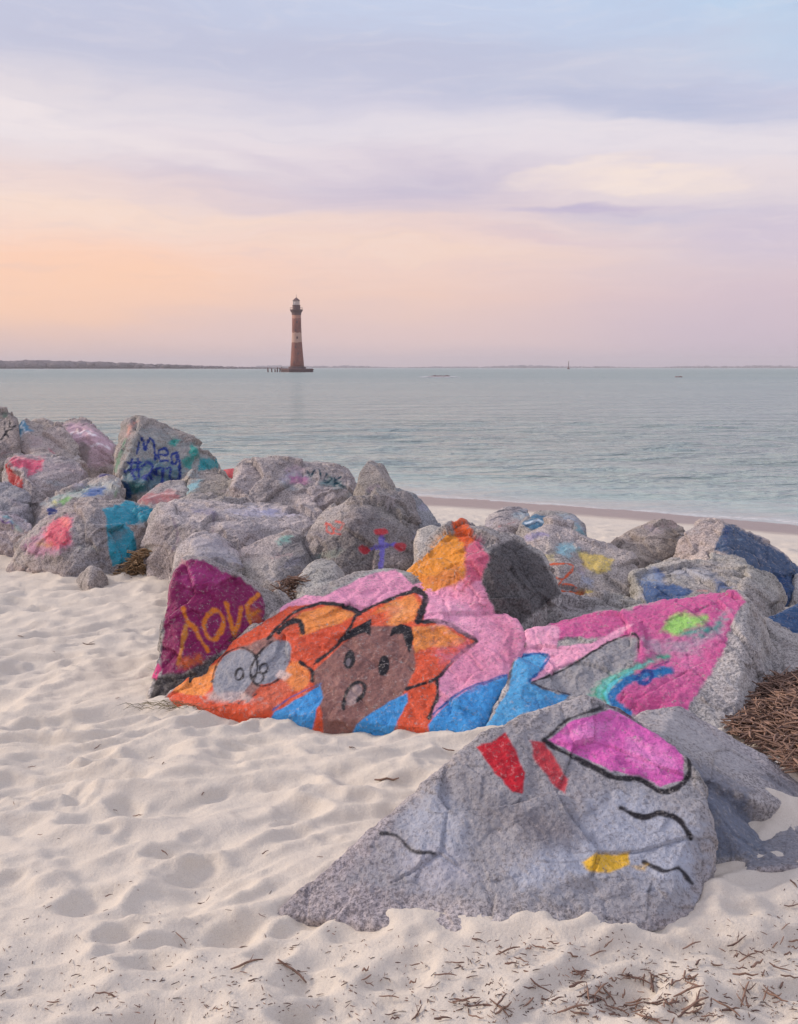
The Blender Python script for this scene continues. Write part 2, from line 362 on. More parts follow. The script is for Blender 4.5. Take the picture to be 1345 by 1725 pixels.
def paint_mesh(me, Vw, Nw, layers, stone, warp=1.0):
    n = len(Vw)
    rel = Vw-np.array([0, 0, CAMZ]); fwd = rel[:, 1]*CP-rel[:, 2]*SP; up = rel[:, 1]*SP+rel[:, 2]*CP
    Q = np.stack([W0/2+F*rel[:, 0]/fwd, H0/2-F*up/fwd], 1)
    dist = np.linalg.norm(rel, axis=1); face = -(rel*Nw).sum(1)/dist
    facing = sstep(face, -.02, .10)
    sc = 1.0
    wn = np.stack([fbm(Vw*9*sc, 4, 51), fbm(Vw*9*sc, 4, 61)], 1)
    Qw = Q+wn*warp*2.2
    layers = [tuple(L[:-1])+(1-(1-L[-1])**1.7,) for L in layers]
    col = np.tile(lin((150, 146, 148)), (n, 1)); al = np.zeros(n)
    fine = fbm(Vw*30, 3, 71)
    for L in layers:
        if L[0] == 'f':
            _, c, pts, soft, a = L; pts = np.asarray(pts)
            mb = (Qw[:, 0] > pts[:, 0].min()-soft*3) & (Qw[:, 0] < pts[:, 0].max()+soft*3) & (Qw[:, 1] > pts[:, 1].min()-soft*3) & (Qw[:, 1] < pts[:, 1].max()+soft*3)
            q = Qw[mb]
            if len(q) == 0: continue
            sdv = seg_dist(q, pts, True)*np.where(inside(q, pts), 1, -1)
        else:
            _, c, pts, wd, soft, a = L; pts = np.asarray(pts)
            mb = (Qw[:, 0] > pts[:, 0].min()-wd-soft*3) & (Qw[:, 0] < pts[:, 0].max()+wd+soft*3) & (Qw[:, 1] > pts[:, 1].min()-wd-soft*3) & (Qw[:, 1] < pts[:, 1].max()+wd+soft*3)
            q = Qw[mb]
            if len(q) == 0: continue
            sdv = wd/2*(1+.18*fine[mb])-seg_dist(q, pts)
        k = sstep(sdv+fine[mb]*soft*.6, -soft, soft)*a*facing[mb]
        col[mb] = col[mb]*(1-k[:, None])+lin(c)*k[:, None]; al[mb] = 1-(1-al[mb])*(1-k)
    at_ = me.color_attributes.new('paint', 'FLOAT_COLOR', 'POINT')
    at_.data.foreach_set('color', np.column_stack([col, al]).astype(np.float32).ravel())
    rv = np.random.default_rng(int(abs(Vw[0, 0]*1e4)) % 99991); tint = rv.uniform(.88, 1.10)*(1+rv.normal(0, .012, 3)+np.array([.01, 0, -.015]))
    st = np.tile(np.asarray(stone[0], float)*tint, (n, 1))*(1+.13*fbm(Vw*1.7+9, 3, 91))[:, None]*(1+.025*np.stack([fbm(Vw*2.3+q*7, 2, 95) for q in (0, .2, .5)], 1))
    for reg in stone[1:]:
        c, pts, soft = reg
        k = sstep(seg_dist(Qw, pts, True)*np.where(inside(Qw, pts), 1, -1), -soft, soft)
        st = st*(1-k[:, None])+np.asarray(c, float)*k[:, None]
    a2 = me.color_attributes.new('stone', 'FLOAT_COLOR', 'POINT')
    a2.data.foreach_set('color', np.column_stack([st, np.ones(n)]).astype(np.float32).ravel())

seedc = [100]
def rock(label, hulls, T=.5, layers=(), stone=((1, 1, 1),), drop=True, amp=1.0, group='boulders of the painted rock pile', name='boulder', fine=.00125, warp=1.0, rnd=1, sh=1.25):
    seedc[0] += 7; s = seedc[0]
    bm = bmesh.new(); allp = []
    for hp in hulls:
        TT = T
        if isinstance(hp, tuple): TT, hp = hp
        pts = []; cx = np.mean([p[0] for p in hp]); cy = np.mean([p[1] for p in hp])
        for (px, py, d) in hp:
            if d == 'g':
                d = lin_ground_d(px, py)
                for _ in range(4):
                    q = at(px, py, d); zt = gz(q[0], q[1]); d = lin_ground_d(px, py, zt)
                q = at(px, py, d); pts.append(q); pts.append(q+np.array([0, .03, -.25]))
                allp.append(q); continue
            q = at(px, py, d); pts.append(q); allp.append(q)
            bq = at(px+(cx-px)*.12, py+(cy-py)*.06, d+TT); pts.append(bq)
            pts.append(np.array([bq[0], bq[1], min(float(ground(bq[0], bq[1]))-.2, bq[2]-.1)]))
            if drop: pts.append(np.array([q[0]*.98, q[1]+.05, min(float(ground(q[0], q[1]))-.2, q[2]-.1)]))
        vs = [bm.verts.new(p) for p in pts]
        bmesh.ops.convex_hull(bm, input=vs, use_existing_faces=False)
        loose = [v for v in bm.verts if not v.link_faces]
        bmesh.ops.delete(bm, geom=loose, context='VERTS')
    tmp = bpy.data.meshes.new('tmp'); bm.to_mesh(tmp); bm.free()
    to = bpy.data.objects.new('tmp', tmp); COL.objects.link(to)
    dm = float(np.mean([p[1] for p in allp])); vf = max(dm*fine, .0035)
    r = to.modifiers.new('r', 'REMESH'); r.mode = 'VOXEL'; r.voxel_size = vf*2
    sm = to.modifiers.new('s', 'SMOOTH'); sm.iterations = rnd; sm.factor = .5
    ss = to.modifiers.new('ss', 'SUBSURF'); ss.levels = 1; ss.render_levels = 1
    dg = bpy.context.evaluated_depsgraph_get(); me = bpy.data.meshes.new_from_object(to.evaluated_get(dg))
    bpy.data.objects.remove(to); bpy.data.meshes.remove(tmp)
    n = len(me.vertices); V = np.empty(n*3, np.float32); me.vertices.foreach_get('co', V); V = V.reshape(-1, 3).astype(float)
    Nn = np.empty(n*3, np.float32); me.vertices.foreach_get('normal', Nn); Nn = Nn.reshape(-1, 3)
    size = float(np.ptp(np.array(allp)[:, 0])); k = min(1.0, max(.35, size/.9))
    rr = np.random.default_rng(s); vis = V[V[:, 2] > ground(V[:, 0], V[:, 1])-.02][::5]
    for _ in range(15 if sh > 1 else 0):                     # a few flat breaks where corners have come off
        nv = rr.normal(size=3)+np.array([0, -.5, 0]); nv[2] = abs(nv[2])*.8; nv /= np.linalg.norm(nv); q = np.quantile(vis@nv, rr.uniform(.95, .988))
        e = V@nv-q; V = V-nv*np.maximum(e-.002, 0)[:, None]*.93
    PS = V+s*3.1
    w_ = np.stack([vnoise(PS*3, s), vnoise(PS*3, s+1), vnoise(PS*3, s+2)], 1)*.12
    d1 = fbm(PS*2.6+w_, 3, s)*.010
    rid = (1-np.abs(fbm((PS+w_)*np.array([4.5, 4.5, 7.5]), 4, s+9, .55)))
    q = fbm(PS*7+w_*3, 3, s+15); ter = (np.floor(q*4)+sstep(q*4-np.floor(q*4), .3, .7))/4*.011
    d2 = (rid-.7)*.012+ter*.6+sh*(shards(PS+w_*.4, .34, s, .13)+shards(PS+w_*.3, .12, s+3, .11))+fbm(PS*22, 3, s+21, .6)*.0042+fbm(PS*60, 2, s+33)*.0016
    V = V+Nn*((d1+d2)*k*amp)[:, None]
    c0 = np.array([V[:, 0].mean(), V[:, 1].mean(), max(V[:, 2].min(), float(ground(V[:, 0].mean(), V[:, 1].mean())))])
    me.vertices.foreach_set('co', V.astype(np.float32).ravel()); me.update()
    me.vertices.foreach_get('normal', nb := np.empty(n*3, np.float32)); Nn = nb.reshape(-1, 3)
    if dm > 6.4 and size > .3:            # faint old overspray
        A2 = np.array(allp); rel = A2-np.array([0, 0, CAMZ]); fw = rel[:, 1]*CP-rel[:, 2]*SP; ux = W0/2+F*rel[:, 0]/fw; uy = H0/2-F*(rel[:, 1]*SP+rel[:, 2]*CP)/fw
        extra = []
        for _ in range(5):
            c_ = [(196, 160, 176), (150, 186, 196), (214, 206, 206), (168, 160, 196), (206, 150, 140), (226, 222, 220), (170, 190, 160)][rr.integers(7)]
            mx, my = rr.uniform(ux.min(), ux.max()), rr.uniform(uy.min(), uy.max()); q1, q2 = rr.uniform(8, 26), rr.uniform(4, 10); a0 = rr.uniform(-.5, .5)
            extra.append(('f', c_, [(mx+q1*math.cos(q)*math.cos(a0)-q2*math.sin(q)*math.sin(a0), my+q1*math.cos(q)*math.sin(a0)+q2*math.sin(q)*math.cos(a0)) for q in np.linspace(0, 6.2, 9)], 5, rr.uniform(.15, .38)))
        layers = extra+list(layers)
    paint_mesh(me, V, Nn, layers, stone, warp)
    me.vertices.foreach_set('co', (V-c0).astype(np.float32).ravel())
    me.polygons.foreach_set('use_smooth', np.ones(len(me.polygons), bool)); me.update(); me.name = name
    return link(name, me, GRAN, loc=tuple(c0), label=label, category='rock', group=group)

A = (240, 860, 2.038); B = (480, 1150, 1.555); C_ = (0, 680, 3.202); D_ = (380, 760, 3.54); E = (780, 840, 2.381)
G = (180, 690, 5.604); Hh = (240, 930, 4.804); K = (1020, 860, 4.138); Lz = (0, 820, 4.483); Nz = (0, 680, 5.604); PX = (0, 0, 1.0)
BLK = (28, 24, 30); ORG = (240, 146, 72); RED = (222, 88, 52); PNK = (238, 158, 188); BLU = (62, 150, 214); BRN = (140, 98, 90)


# ------------------------------------------------------------------ the boulders, nearest first
GB = (150, 151, 157)
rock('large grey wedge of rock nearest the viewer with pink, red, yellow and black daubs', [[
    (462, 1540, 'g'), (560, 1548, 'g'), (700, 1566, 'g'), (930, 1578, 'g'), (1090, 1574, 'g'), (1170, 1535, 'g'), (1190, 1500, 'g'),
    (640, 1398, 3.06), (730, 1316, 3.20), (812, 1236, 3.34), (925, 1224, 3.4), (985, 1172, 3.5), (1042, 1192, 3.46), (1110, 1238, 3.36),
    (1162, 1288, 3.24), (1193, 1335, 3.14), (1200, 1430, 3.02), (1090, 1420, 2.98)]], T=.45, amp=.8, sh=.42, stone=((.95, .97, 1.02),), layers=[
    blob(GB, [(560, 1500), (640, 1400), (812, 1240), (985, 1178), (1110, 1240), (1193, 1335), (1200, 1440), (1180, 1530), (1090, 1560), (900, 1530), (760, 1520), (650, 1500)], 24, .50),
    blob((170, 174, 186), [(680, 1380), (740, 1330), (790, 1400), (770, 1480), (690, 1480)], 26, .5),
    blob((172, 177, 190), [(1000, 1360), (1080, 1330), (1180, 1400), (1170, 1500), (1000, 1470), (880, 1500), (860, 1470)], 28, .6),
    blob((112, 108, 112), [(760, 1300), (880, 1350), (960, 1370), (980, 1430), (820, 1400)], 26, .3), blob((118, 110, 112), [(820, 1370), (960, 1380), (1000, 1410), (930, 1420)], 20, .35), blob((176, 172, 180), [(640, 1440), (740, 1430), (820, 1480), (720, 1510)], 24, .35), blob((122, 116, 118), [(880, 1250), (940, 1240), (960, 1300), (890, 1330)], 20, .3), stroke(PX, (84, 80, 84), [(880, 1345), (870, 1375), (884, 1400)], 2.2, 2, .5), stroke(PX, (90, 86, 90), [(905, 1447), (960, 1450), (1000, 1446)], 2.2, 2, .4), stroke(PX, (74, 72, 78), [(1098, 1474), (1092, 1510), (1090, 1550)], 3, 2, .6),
    fill(B, (214, 98, 176), [(690, 150), (760, 96), (850, 70), (930, 110), (1010, 150), (1050, 200), (1046, 256), (985, 272), (930, 240), (850, 236), (770, 190)], 2),
    fill(B, (232, 138, 200), [(900, 150), (1000, 180), (1030, 225), (960, 230), (900, 200)], 12, .6), fill(B, (232, 138, 200), [(740, 140), (800, 100), (850, 110), (800, 160)], 10, .6), fill(B, (180, 70, 150), [(840, 190), (900, 200), (960, 250), (900, 240)], 8, .5),
    stroke(B, BLK, [(682, 150), (720, 176), (770, 200), (850, 248), (930, 252), (985, 286), (1030, 276), (1060, 240), (1060, 196)], 9, 2.2),
    stroke(B, BLK, [(690, 142), (760, 88), (850, 62), (930, 100), (1015, 144)], 6, 2.2, .85),
    fill(B, (190, 20, 40), [(503, 170), (572, 134), (604, 176), (632, 236), (626, 292), (600, 290), (548, 232)], 2.2),
    fill(B, (190, 20, 40), [(640, 150), (680, 160), (742, 250), (735, 290), (700, 262), (655, 200)], 3, .7),
    stroke(B, BLK, [(880, 330), (935, 352), (985, 340), (1030, 366), (1062, 412)], 9, 2.2), stroke(B, BLK, [(940, 470), (990, 494), (1030, 488), (1070, 530)], 8, 2.4, .85), stroke(B, BLK, [(250, 394), (300, 402), (340, 440), (392, 450)], 7, 2.2, .8),
    fill(B, (226, 178, 52), [(780, 470), (815, 446), (868, 452), (905, 440), (900, 476), (850, 500), (800, 496)], 3), fill(B, (226, 178, 52), [(905, 480), (950, 474), (940, 496)], 4, .4), ], warp=1.2)
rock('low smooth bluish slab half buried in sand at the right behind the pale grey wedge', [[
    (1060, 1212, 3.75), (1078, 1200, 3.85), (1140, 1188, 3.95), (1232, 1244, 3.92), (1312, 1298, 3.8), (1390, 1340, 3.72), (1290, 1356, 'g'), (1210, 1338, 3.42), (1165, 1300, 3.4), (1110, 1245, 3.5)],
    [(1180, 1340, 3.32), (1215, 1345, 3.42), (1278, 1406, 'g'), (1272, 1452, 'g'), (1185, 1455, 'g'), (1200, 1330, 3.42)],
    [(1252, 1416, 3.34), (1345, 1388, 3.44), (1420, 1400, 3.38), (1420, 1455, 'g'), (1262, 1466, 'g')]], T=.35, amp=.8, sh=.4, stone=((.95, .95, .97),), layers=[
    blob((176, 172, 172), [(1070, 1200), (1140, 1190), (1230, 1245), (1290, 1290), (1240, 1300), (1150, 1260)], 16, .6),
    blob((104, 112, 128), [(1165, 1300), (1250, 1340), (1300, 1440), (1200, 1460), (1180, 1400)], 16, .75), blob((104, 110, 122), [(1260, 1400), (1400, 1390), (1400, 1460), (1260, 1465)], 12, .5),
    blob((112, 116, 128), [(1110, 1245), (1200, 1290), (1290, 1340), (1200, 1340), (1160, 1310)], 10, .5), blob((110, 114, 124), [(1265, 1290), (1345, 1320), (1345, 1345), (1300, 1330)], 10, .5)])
rock('broad mural boulder painted with orange petals, a brown shape, pink and blue', [[
    (276, 1178, 'g'), (350, 1192, 'g'), (430, 1202, 'g'), (545, 1206, 'g'), (610, 1218, 'g'), (680, 1228, 'g'), (740, 1226, 'g'), (795, 1234, 'g'), (828, 1222, 'g'),
    (385, 1092, 4.97), (430, 1055, 5.08), (500, 1005, 5.28), (560, 982, 5.45), (600, 963, 5.62), (660, 957, 5.7), (765, 985, 5.6), (815, 1030, 5.35), (872, 1046, 5.22), (888, 1070, 5.08), (880, 1105, 4.93), (860, 1160, 4.78)]],
    T=.5, amp=.8, sh=.45, layers=[
    blob((170, 178, 168), [(560, 990), (640, 955), (700, 965), (640, 985), (560, 1015)], 6, .6),
    fill(A, PNK, [(470, 330), (560, 290), (620, 295), (760, 225), (870, 200), (930, 250), (1100, 200), (1170, 240), (1200, 330), (1290, 360), (1345, 420), (1320, 560), (1240, 660), (990, 730), (700, 620), (560, 500), (470, 360)], 2),
    fill(A, (206, 120, 152), [(1180, 350), (1310, 410), (1290, 520), (1230, 520), (1240, 430)], 14, .6),
    fill(A, RED, [(40, 680), (200, 520), (320, 440), (430, 375), (500, 330), (560, 322), (640, 318), (745, 345), (860, 300), (940, 275), (975, 330), (965, 375), (1040, 385), (1150, 445), (1020, 570), (1010, 640), (985, 760), (870, 800), (640, 790), (380, 760), (60, 720)], 1.5),
    fill(A, (196, 90, 60), [(440, 420), (540, 345), (640, 322), (700, 330), (560, 370), (480, 430)], 5, .6),
    fill(A, ORG, [(470, 400), (560, 345), (640, 325), (740, 350), (690, 385), (600, 415), (540, 435), (545, 380), (500, 380)], 2.5),
    fill(A, ORG, [(745, 380), (850, 312), (930, 290), (955, 325), (935, 375), (870, 395), (820, 385), (790, 375)], 4),
    fill(A, RED, [(700, 420), (760, 365), (850, 330), (900, 330), (820, 400), (760, 420)], 4, .8),
    fill(A, ORG, [(925, 400), (1030, 388), (1110, 445), (1080, 470), (1000, 470), (935, 490)], 2.5),
    fill(A, ORG, [(120, 600), (210, 545), (320, 495), (290, 540), (240, 600), (215, 640), (100, 620)], 2),
    fill(A, (150, 110, 102), [(330, 470), (440, 430), (500, 450), (510, 500), (420, 590), (370, 650), (230, 650), (260, 590), (250, 560)], 3),
    fill(A, BRN, [(690, 455), (780, 400), (880, 395), (930, 470), (938, 540), (900, 620), (840, 690), (800, 780), (620, 780), (620, 700), (590, 610), (590, 550), (640, 500)], 2),
    fill(A, (165, 120, 110), [(640, 580), (740, 560), (760, 640), (680, 660)], 14, .45),
    fill(A, (236, 140, 74), ell(PX, 530, 570, 47, 52), 2.5),
    fill(A, (214, 104, 74), [(400, 620), (480, 580), (520, 620), (440, 680), (380, 690)], 8, .9),
    fill(A, BLU, [(440, 720), (455, 694), (530, 648), (612, 600), (622, 640), (600, 680), (585, 760), (440, 780)], 1.5), fill(A, BLU, [(735, 730), (820, 670), (905, 626), (912, 655), (880, 720), (850, 800), (700, 800)], 1.5),
    fill(A, BLU, [(980, 735), (1060, 650), (1130, 610), (1250, 566), (1260, 600), (1210, 690), (1180, 800), (990, 800)], 1.5),
    stroke(A, (38, 92, 160), [(1000, 700), (1060, 645), (1130, 606), (1250, 566)], 4.5), stroke(A, (38, 92, 160), [(450, 685), (520, 636), (612, 594)], 3, a=.7),
    stroke(A, BLK, [(430, 440), (480, 385), (540, 340), (620, 318), (690, 326), (745, 350)], 5.2), stroke(A, BLK, [(590, 525), (660, 470), (710, 410), (745, 350), (860, 300), (935, 275)], 5.9),
    stroke(A, BLK, [(690, 326), (745, 350)], 9.1), stroke(A, (44, 34, 40), [(935, 270), (968, 290), (968, 330), (945, 378)], 12), stroke(A, BLK, [(945, 378), (1040, 382), (1100, 415), (1150, 447)], 7.8),
    stroke(A, BLK, [(1150, 447), (1060, 520), (1010, 575), (905, 615)], 5.9), stroke(A, BLK, [(1010, 575), (1014, 640), (985, 712)], 6.5),
    stroke(A, BLK, [(470, 415), (500, 385), (540, 380), (552, 420)], 9.1), stroke(A, BLK, [(545, 520), (580, 545), (586, 585)], 6.5),
    fill(A, BLK, [(680, 455), (700, 425), (740, 395), (788, 374), (784, 432), (765, 418), (730, 432)], .9), fill(A, BLK, [(848, 436), (858, 405), (890, 387), (925, 400), (934, 440), (914, 492), (902, 455), (895, 425), (872, 426)], .9),
    fill(A, BLK, ell(PX, 710, 512, 19, 33, 15), 1), fill(A, BLK, ell(PX, 829, 532, 19, 36, 8), 1), fill(A, (120, 110, 116), ell(PX, 706, 520, 8, 14, 15), 1, .7),
    fill(A, (160, 140, 138), ell(PX, 728, 634, 22, 40, 30), 2, .7), stroke(A, BLK, [(692, 676), (696, 640), (716, 606), (746, 588), (764, 604), (758, 634), (742, 652)], 6.0),
    fill(A, (150, 151, 158), ell(PX, 316, 562, 66, 94, 32), 1.5), fill(A, (150, 151, 158), ell(PX, 444, 522, 54, 90, 38), 1.5),
    stroke(A, BLK, ell(PX, 316, 562, 69, 97, 32)[7:19]+ell(PX, 316, 562, 69, 97, 32)[:1], 3.2), stroke(A, BLK, ell(PX, 444, 522, 57, 93, 38)[:12], 3.9),
    stroke(A, BLK, ell(PX, 332, 562, 13, 20, 25)+ell(PX, 332, 562, 13, 20, 25)[:1], 3.1), stroke(A, BLK, ell(PX, 416, 542, 13, 17, 25)+ell(PX, 416, 542, 13, 17, 25)[:1], 3.4), stroke(A, BLK, ell(PX, 398, 576, 16, 20, 30)+ell(PX, 398, 576, 16, 20, 30)[:1], 2.9), 
    stroke(A, BLK, [(300, 660), (330, 640)], 3.1), stroke(A, BLK, [(330, 662), (362, 636)], 3.9), stroke(A, BLK, [(360, 656), (392, 630)], 3.1),
    blob((214, 190, 182), [(345, 1170), (400, 1165), (440, 1178), (400, 1184), (350, 1182)], 5, .5), blob((226, 200, 190), [(470, 1128), (492, 1135), (480, 1146), (464, 1140)], 3, .6),
    blob((246, 180, 120), [(645, 1030), (675, 1015), (690, 1030), (665, 1042)], 8, .35), blob((196, 70, 44), [(505, 1075), (550, 1060), (560, 1085), (520, 1105)], 12, .35), blob((216, 128, 160), [(740, 1100), (800, 1080), (850, 1120), (780, 1160)], 20, .4), blob((246, 178, 204), [(730, 1010), (790, 1010), (800, 1060), (740, 1050)], 18, .5), stroke(A, (186, 160, 150), [(200, 640), (215, 655)], 5, a=.5)], warp=.7)
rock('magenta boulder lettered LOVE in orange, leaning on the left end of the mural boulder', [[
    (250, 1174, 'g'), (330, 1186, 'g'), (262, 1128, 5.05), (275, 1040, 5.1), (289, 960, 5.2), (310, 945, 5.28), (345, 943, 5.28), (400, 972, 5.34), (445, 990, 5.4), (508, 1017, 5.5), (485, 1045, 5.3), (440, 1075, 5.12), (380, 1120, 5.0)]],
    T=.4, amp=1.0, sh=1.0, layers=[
    fill(Hh, (204, 150, 160), [(170, 350), (250, 200), (300, 50), (380, 60), (300, 180), (220, 420)], 4, .8),
    fill(Hh, (132, 18, 84), [(195, 330), (250, 150), (400, 40), (520, 70), (640, 150), (800, 210), (950, 330), (1000, 420), (990, 560), (900, 690), (820, 760), (620, 820), (500, 900), (330, 980), (150, 1000), (150, 900), (165, 700), (180, 480)], 3),
    fill(Hh, (168, 56, 124), [(330, 170), (430, 70), (540, 100), (700, 200), (640, 290), (430, 260), (330, 330)], 14, .7),
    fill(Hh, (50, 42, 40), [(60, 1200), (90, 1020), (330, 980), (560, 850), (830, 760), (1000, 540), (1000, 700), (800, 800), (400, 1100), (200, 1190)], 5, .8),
    fill(Hh, (220, 70, 130), [(50, 1040), (130, 900), (160, 950), (110, 1040)], 2),
    fill(Hh, (190, 90, 40), [(300, 880), (470, 820), (480, 880), (370, 930), (300, 930)], 6, .8), fill(Hh, (180, 80, 40), [(870, 450), (960, 450), (970, 560), (880, 580)], 6, .7),
    stroke(Hh, (216, 122, 30), [(325, 465), (362, 560), (420, 620), (480, 720), (530, 800)], 7.5, 2, .95), stroke(Hh, (190, 120, 44), [(345, 590), (330, 720), (290, 900)], 7.5, 2, .9),
    stroke(Hh, (216, 122, 30), [(575, 470), (505, 550), (505, 640), (560, 710), (630, 680), (660, 580), (630, 490), (575, 470)], 7.5, 2, .95),
    stroke(Hh, (216, 122, 30), [(680, 425), (708, 540), (742, 665)], 8, 2, .95), stroke(Hh, (216, 122, 30), [(742, 665), (775, 560), (800, 440)], 8, 2, .95), stroke(Hh, (216, 122, 30), [(838, 430), (880, 385), (935, 350)], 7, 2, .95),
    stroke(Hh, (210, 120, 34), [(838, 430), (858, 520), (880, 600)], 7, 2, .95), stroke(Hh, (210, 120, 34), [(862, 510), (930, 470)], 6.5, 2, .9), stroke(Hh, (210, 120, 34), [(878, 600), (940, 612)], 6.5, 2, .9)])
rock('peaked boulder with an orange face and a dark side above the mural boulder', [[
    (664, 984, 5.55), (690, 1000, 5.45), (735, 903, 5.85), (779, 872, 6.0), (802, 880, 6.0), (872, 910, 6.02), (908, 935, 5.95), (940, 990, 5.8), (937, 1012, 5.7), (870, 1054, 5.25), (815, 1042, 5.2), (800, 974, 5.42), (824, 942, 5.5)]],
    T=.45, stone=((1, 1, 1), ((.30, .30, .31), [(802, 975), (812, 940), (838, 918), (868, 908), (915, 940), (945, 1000), (870, 1056), (812, 1035)], 4)), layers=[  # darker right facet: shade of its down-facing side put into the stone tint
    blob(PNK, [(676, 992), (740, 968), (800, 955), (815, 985), (850, 1070), (740, 1060)], 3),
    fill(A, (228, 146, 48), [(850, 250), (960, 160), (1050, 80), (1110, 95), (1130, 170), (1110, 230), (1000, 275), (900, 280)], 2),
    fill(A, (226, 96, 40), [(1060, 60), (1065, 30), (1110, 20), (1150, 100), (1110, 130), (1080, 90)], 3),
    fill(A, (208, 98, 126), [(1110, 130), (1150, 100), (1195, 160), (1160, 240), (1100, 270), (1110, 210)], 5),
    fill(A, (206, 120, 60), [(960, 240), (1100, 180), (1100, 240), (1000, 270)], 10, .6)], warp=.8)
rock('boulder painted pink, magenta, lime and teal with a bare grey right side', [[
    (1000, 1245, 'g'), (1100, 1245, 'g'), (1165, 1245, 'g'), (1238, 1240, 'g'), (1278, 1195, 'g'), (888, 1068, 5.1), (878, 1100, 4.97), (940, 1052, 5.2), (1060, 1037, 5.32), (1130, 1011, 5.38), (1200, 997, 5.42), (1245, 997, 5.38), (1260, 1008, 5.3),
    (1292, 1045, 5.36), (1314, 1140, 5.2), (1228, 1110, 4.92), (1168, 1200, 4.62), (880, 1190, 4.75)],
    [(810, 1246, 'g'), (925, 1246, 'g'), (828, 1203, 4.56), (862, 1152, 4.74), (872, 1110, 4.86), (905, 1130, 4.8), (955, 1170, 4.68), (975, 1205, 4.58)]],
    T=.45, amp=.9, sh=.6, stone=((.93, .95, .97),), layers=[
    fill(E, (206, 92, 148), [(340, 560), (340, 490), (500, 455), (680, 440), (860, 375), (1070, 350), (1140, 410), (1085, 480), (1060, 580), (1000, 690), (900, 850), (640, 870), (580, 800), (680, 690), (700, 560)], 5),
    fill(E, (222, 130, 176), [(820, 620), (1000, 560), (940, 700), (860, 700)], 20, .4), fill(E, (196, 70, 130), [(640, 800), (760, 780), (880, 830), (660, 860)], 12, .6),
    fill(E, (176, 150, 168), [(720, 560), (830, 570), (1000, 540), (1060, 450), (1040, 540), (900, 620), (760, 620)], 14, .75),
    fill(E, (242, 168, 196), [(200, 640), (215, 570), (260, 520), (330, 500), (390, 512), (380, 590), (500, 580), (690, 500), (620, 560), (450, 655), (285, 740), (230, 700)], 2),
    fill(E, (152, 152, 156), [(275, 738), (450, 655), (570, 585), (670, 545), (705, 560), (700, 640), (620, 700), (560, 745), (500, 810), (400, 780)], 3, .55),
    fill(E, (156, 212, 108), [(800, 525), (850, 460), (905, 470), (975, 478), (960, 510), (860, 548)], 8, .9), fill(E, (70, 158, 146), [(880, 545), (920, 520), (1000, 510), (1045, 478), (1030, 520), (930, 552)], 8, .85),
    fill(E, (60, 158, 130), [(480, 810), (560, 730), (640, 680), (780, 630), (840, 630), (700, 690), (600, 750), (580, 830), (530, 800)], 7, .9),
    stroke(E, (90, 190, 200), [(590, 840), (575, 790), (600, 740), (680, 690)], 6, 2), stroke(E, (34, 112, 172), [(660, 862), (612, 825), (606, 780), (645, 738), (725, 710), (830, 695)], 15, 3), stroke(E, (120, 200, 190), [(560, 830), (545, 780), (580, 730), (660, 690), (760, 650)], 5, 3, .6), stroke(E, (30, 66, 140), [(700, 720), (730, 690), (760, 705), (740, 740), (710, 735)], 6, 2),
    stroke(E, (120, 60, 120), [(760, 680), (825, 650)], 4, 2, .8),
    fill(E, (82, 164, 214), [(60, 990), (75, 935), (110, 880), (180, 770), (200, 655), (240, 620), (345, 622), (325, 680), (270, 730), (320, 765), (425, 790), (340, 890), (250, 960)], 2),
    fill(E, (58, 138, 196), [(250, 800), (420, 790), (340, 880), (240, 930)], 9, .5), stroke(E, (30, 94, 160), [(215, 640), (290, 620), (345, 632), (318, 680), (268, 730)], 4.5), stroke(E, (46, 110, 170), [(80, 950), (160, 975), (250, 945)], 4, 3, .7),
    stroke(E, BLK, [(275, 738), (400, 690), (560, 590), (670, 545), (704, 560), (706, 620)], 3.2), stroke(E, (60, 52, 60), [(275, 740), (340, 765), (430, 785)], 3.2, 1.5, .8), stroke(E, (50, 36, 50), [(180, 745), (200, 650), (250, 580)], 4, 2, .7)], warp=.8)
rock('plain grey boulder wedged between the dark peaked boulder and the pink and lime boulder', [[(866, 1050, 5.95), (900, 1016, 6.15), (940, 1007, 6.25), (990, 1003, 6.35), (1060, 1006, 6.35), (1090, 1030, 6.1), (1060, 1050, 5.9), (940, 1070, 5.75), (885, 1078, 5.7)]], T=.3, stone=((1.02, 1.02, 1.02),), layers=[])
rock('light boulder with orange scribbled loops and yellow spray, behind the dark peaked boulder', [[
    (878, 908, 7.05), (930, 880, 7.25), (990, 904, 7.25), (1040, 920, 7.15), (1070, 950, 6.95), (1095, 1015, 6.6), (1000, 1030, 6.4), (930, 1030, 6.4), (905, 940, 6.7)]], T=.45, stone=((1.05, 1.05, 1.02),), layers=[
    fill(E, (214, 188, 100), [(455, 215), (540, 225), (605, 240), (590, 290), (540, 310), (480, 270)], 5, .75), fill(E, (206, 190, 130), [(310, 225), (370, 215), (360, 250), (320, 250)], 5, .6), fill(E, (212, 184, 96), [(450, 360), (530, 370), (530, 400), (440, 385)], 5, .7),
    fill(E, (150, 200, 210), [(380, 180), (440, 170), (470, 200), (430, 240), (390, 220)], 7, .6), fill(E, (160, 150, 200), [(230, 140), (330, 130), (340, 155), (250, 165)], 5, .5),
    fill(E, (180, 190, 214), [(470, 300), (540, 320), (520, 350), (470, 340)], 7, .5),
    stroke(E, (214, 92, 48), [(330, 270), (400, 262), (440, 270), (420, 305), (390, 320), (340, 285)], 4.2), stroke(E, (214, 92, 48), [(400, 320), (380, 350), (420, 380), (460, 370), (440, 345), (400, 340)], 4.2), stroke(E, (206, 100, 60), [(430, 370), (480, 385), (520, 392)], 3.5)])
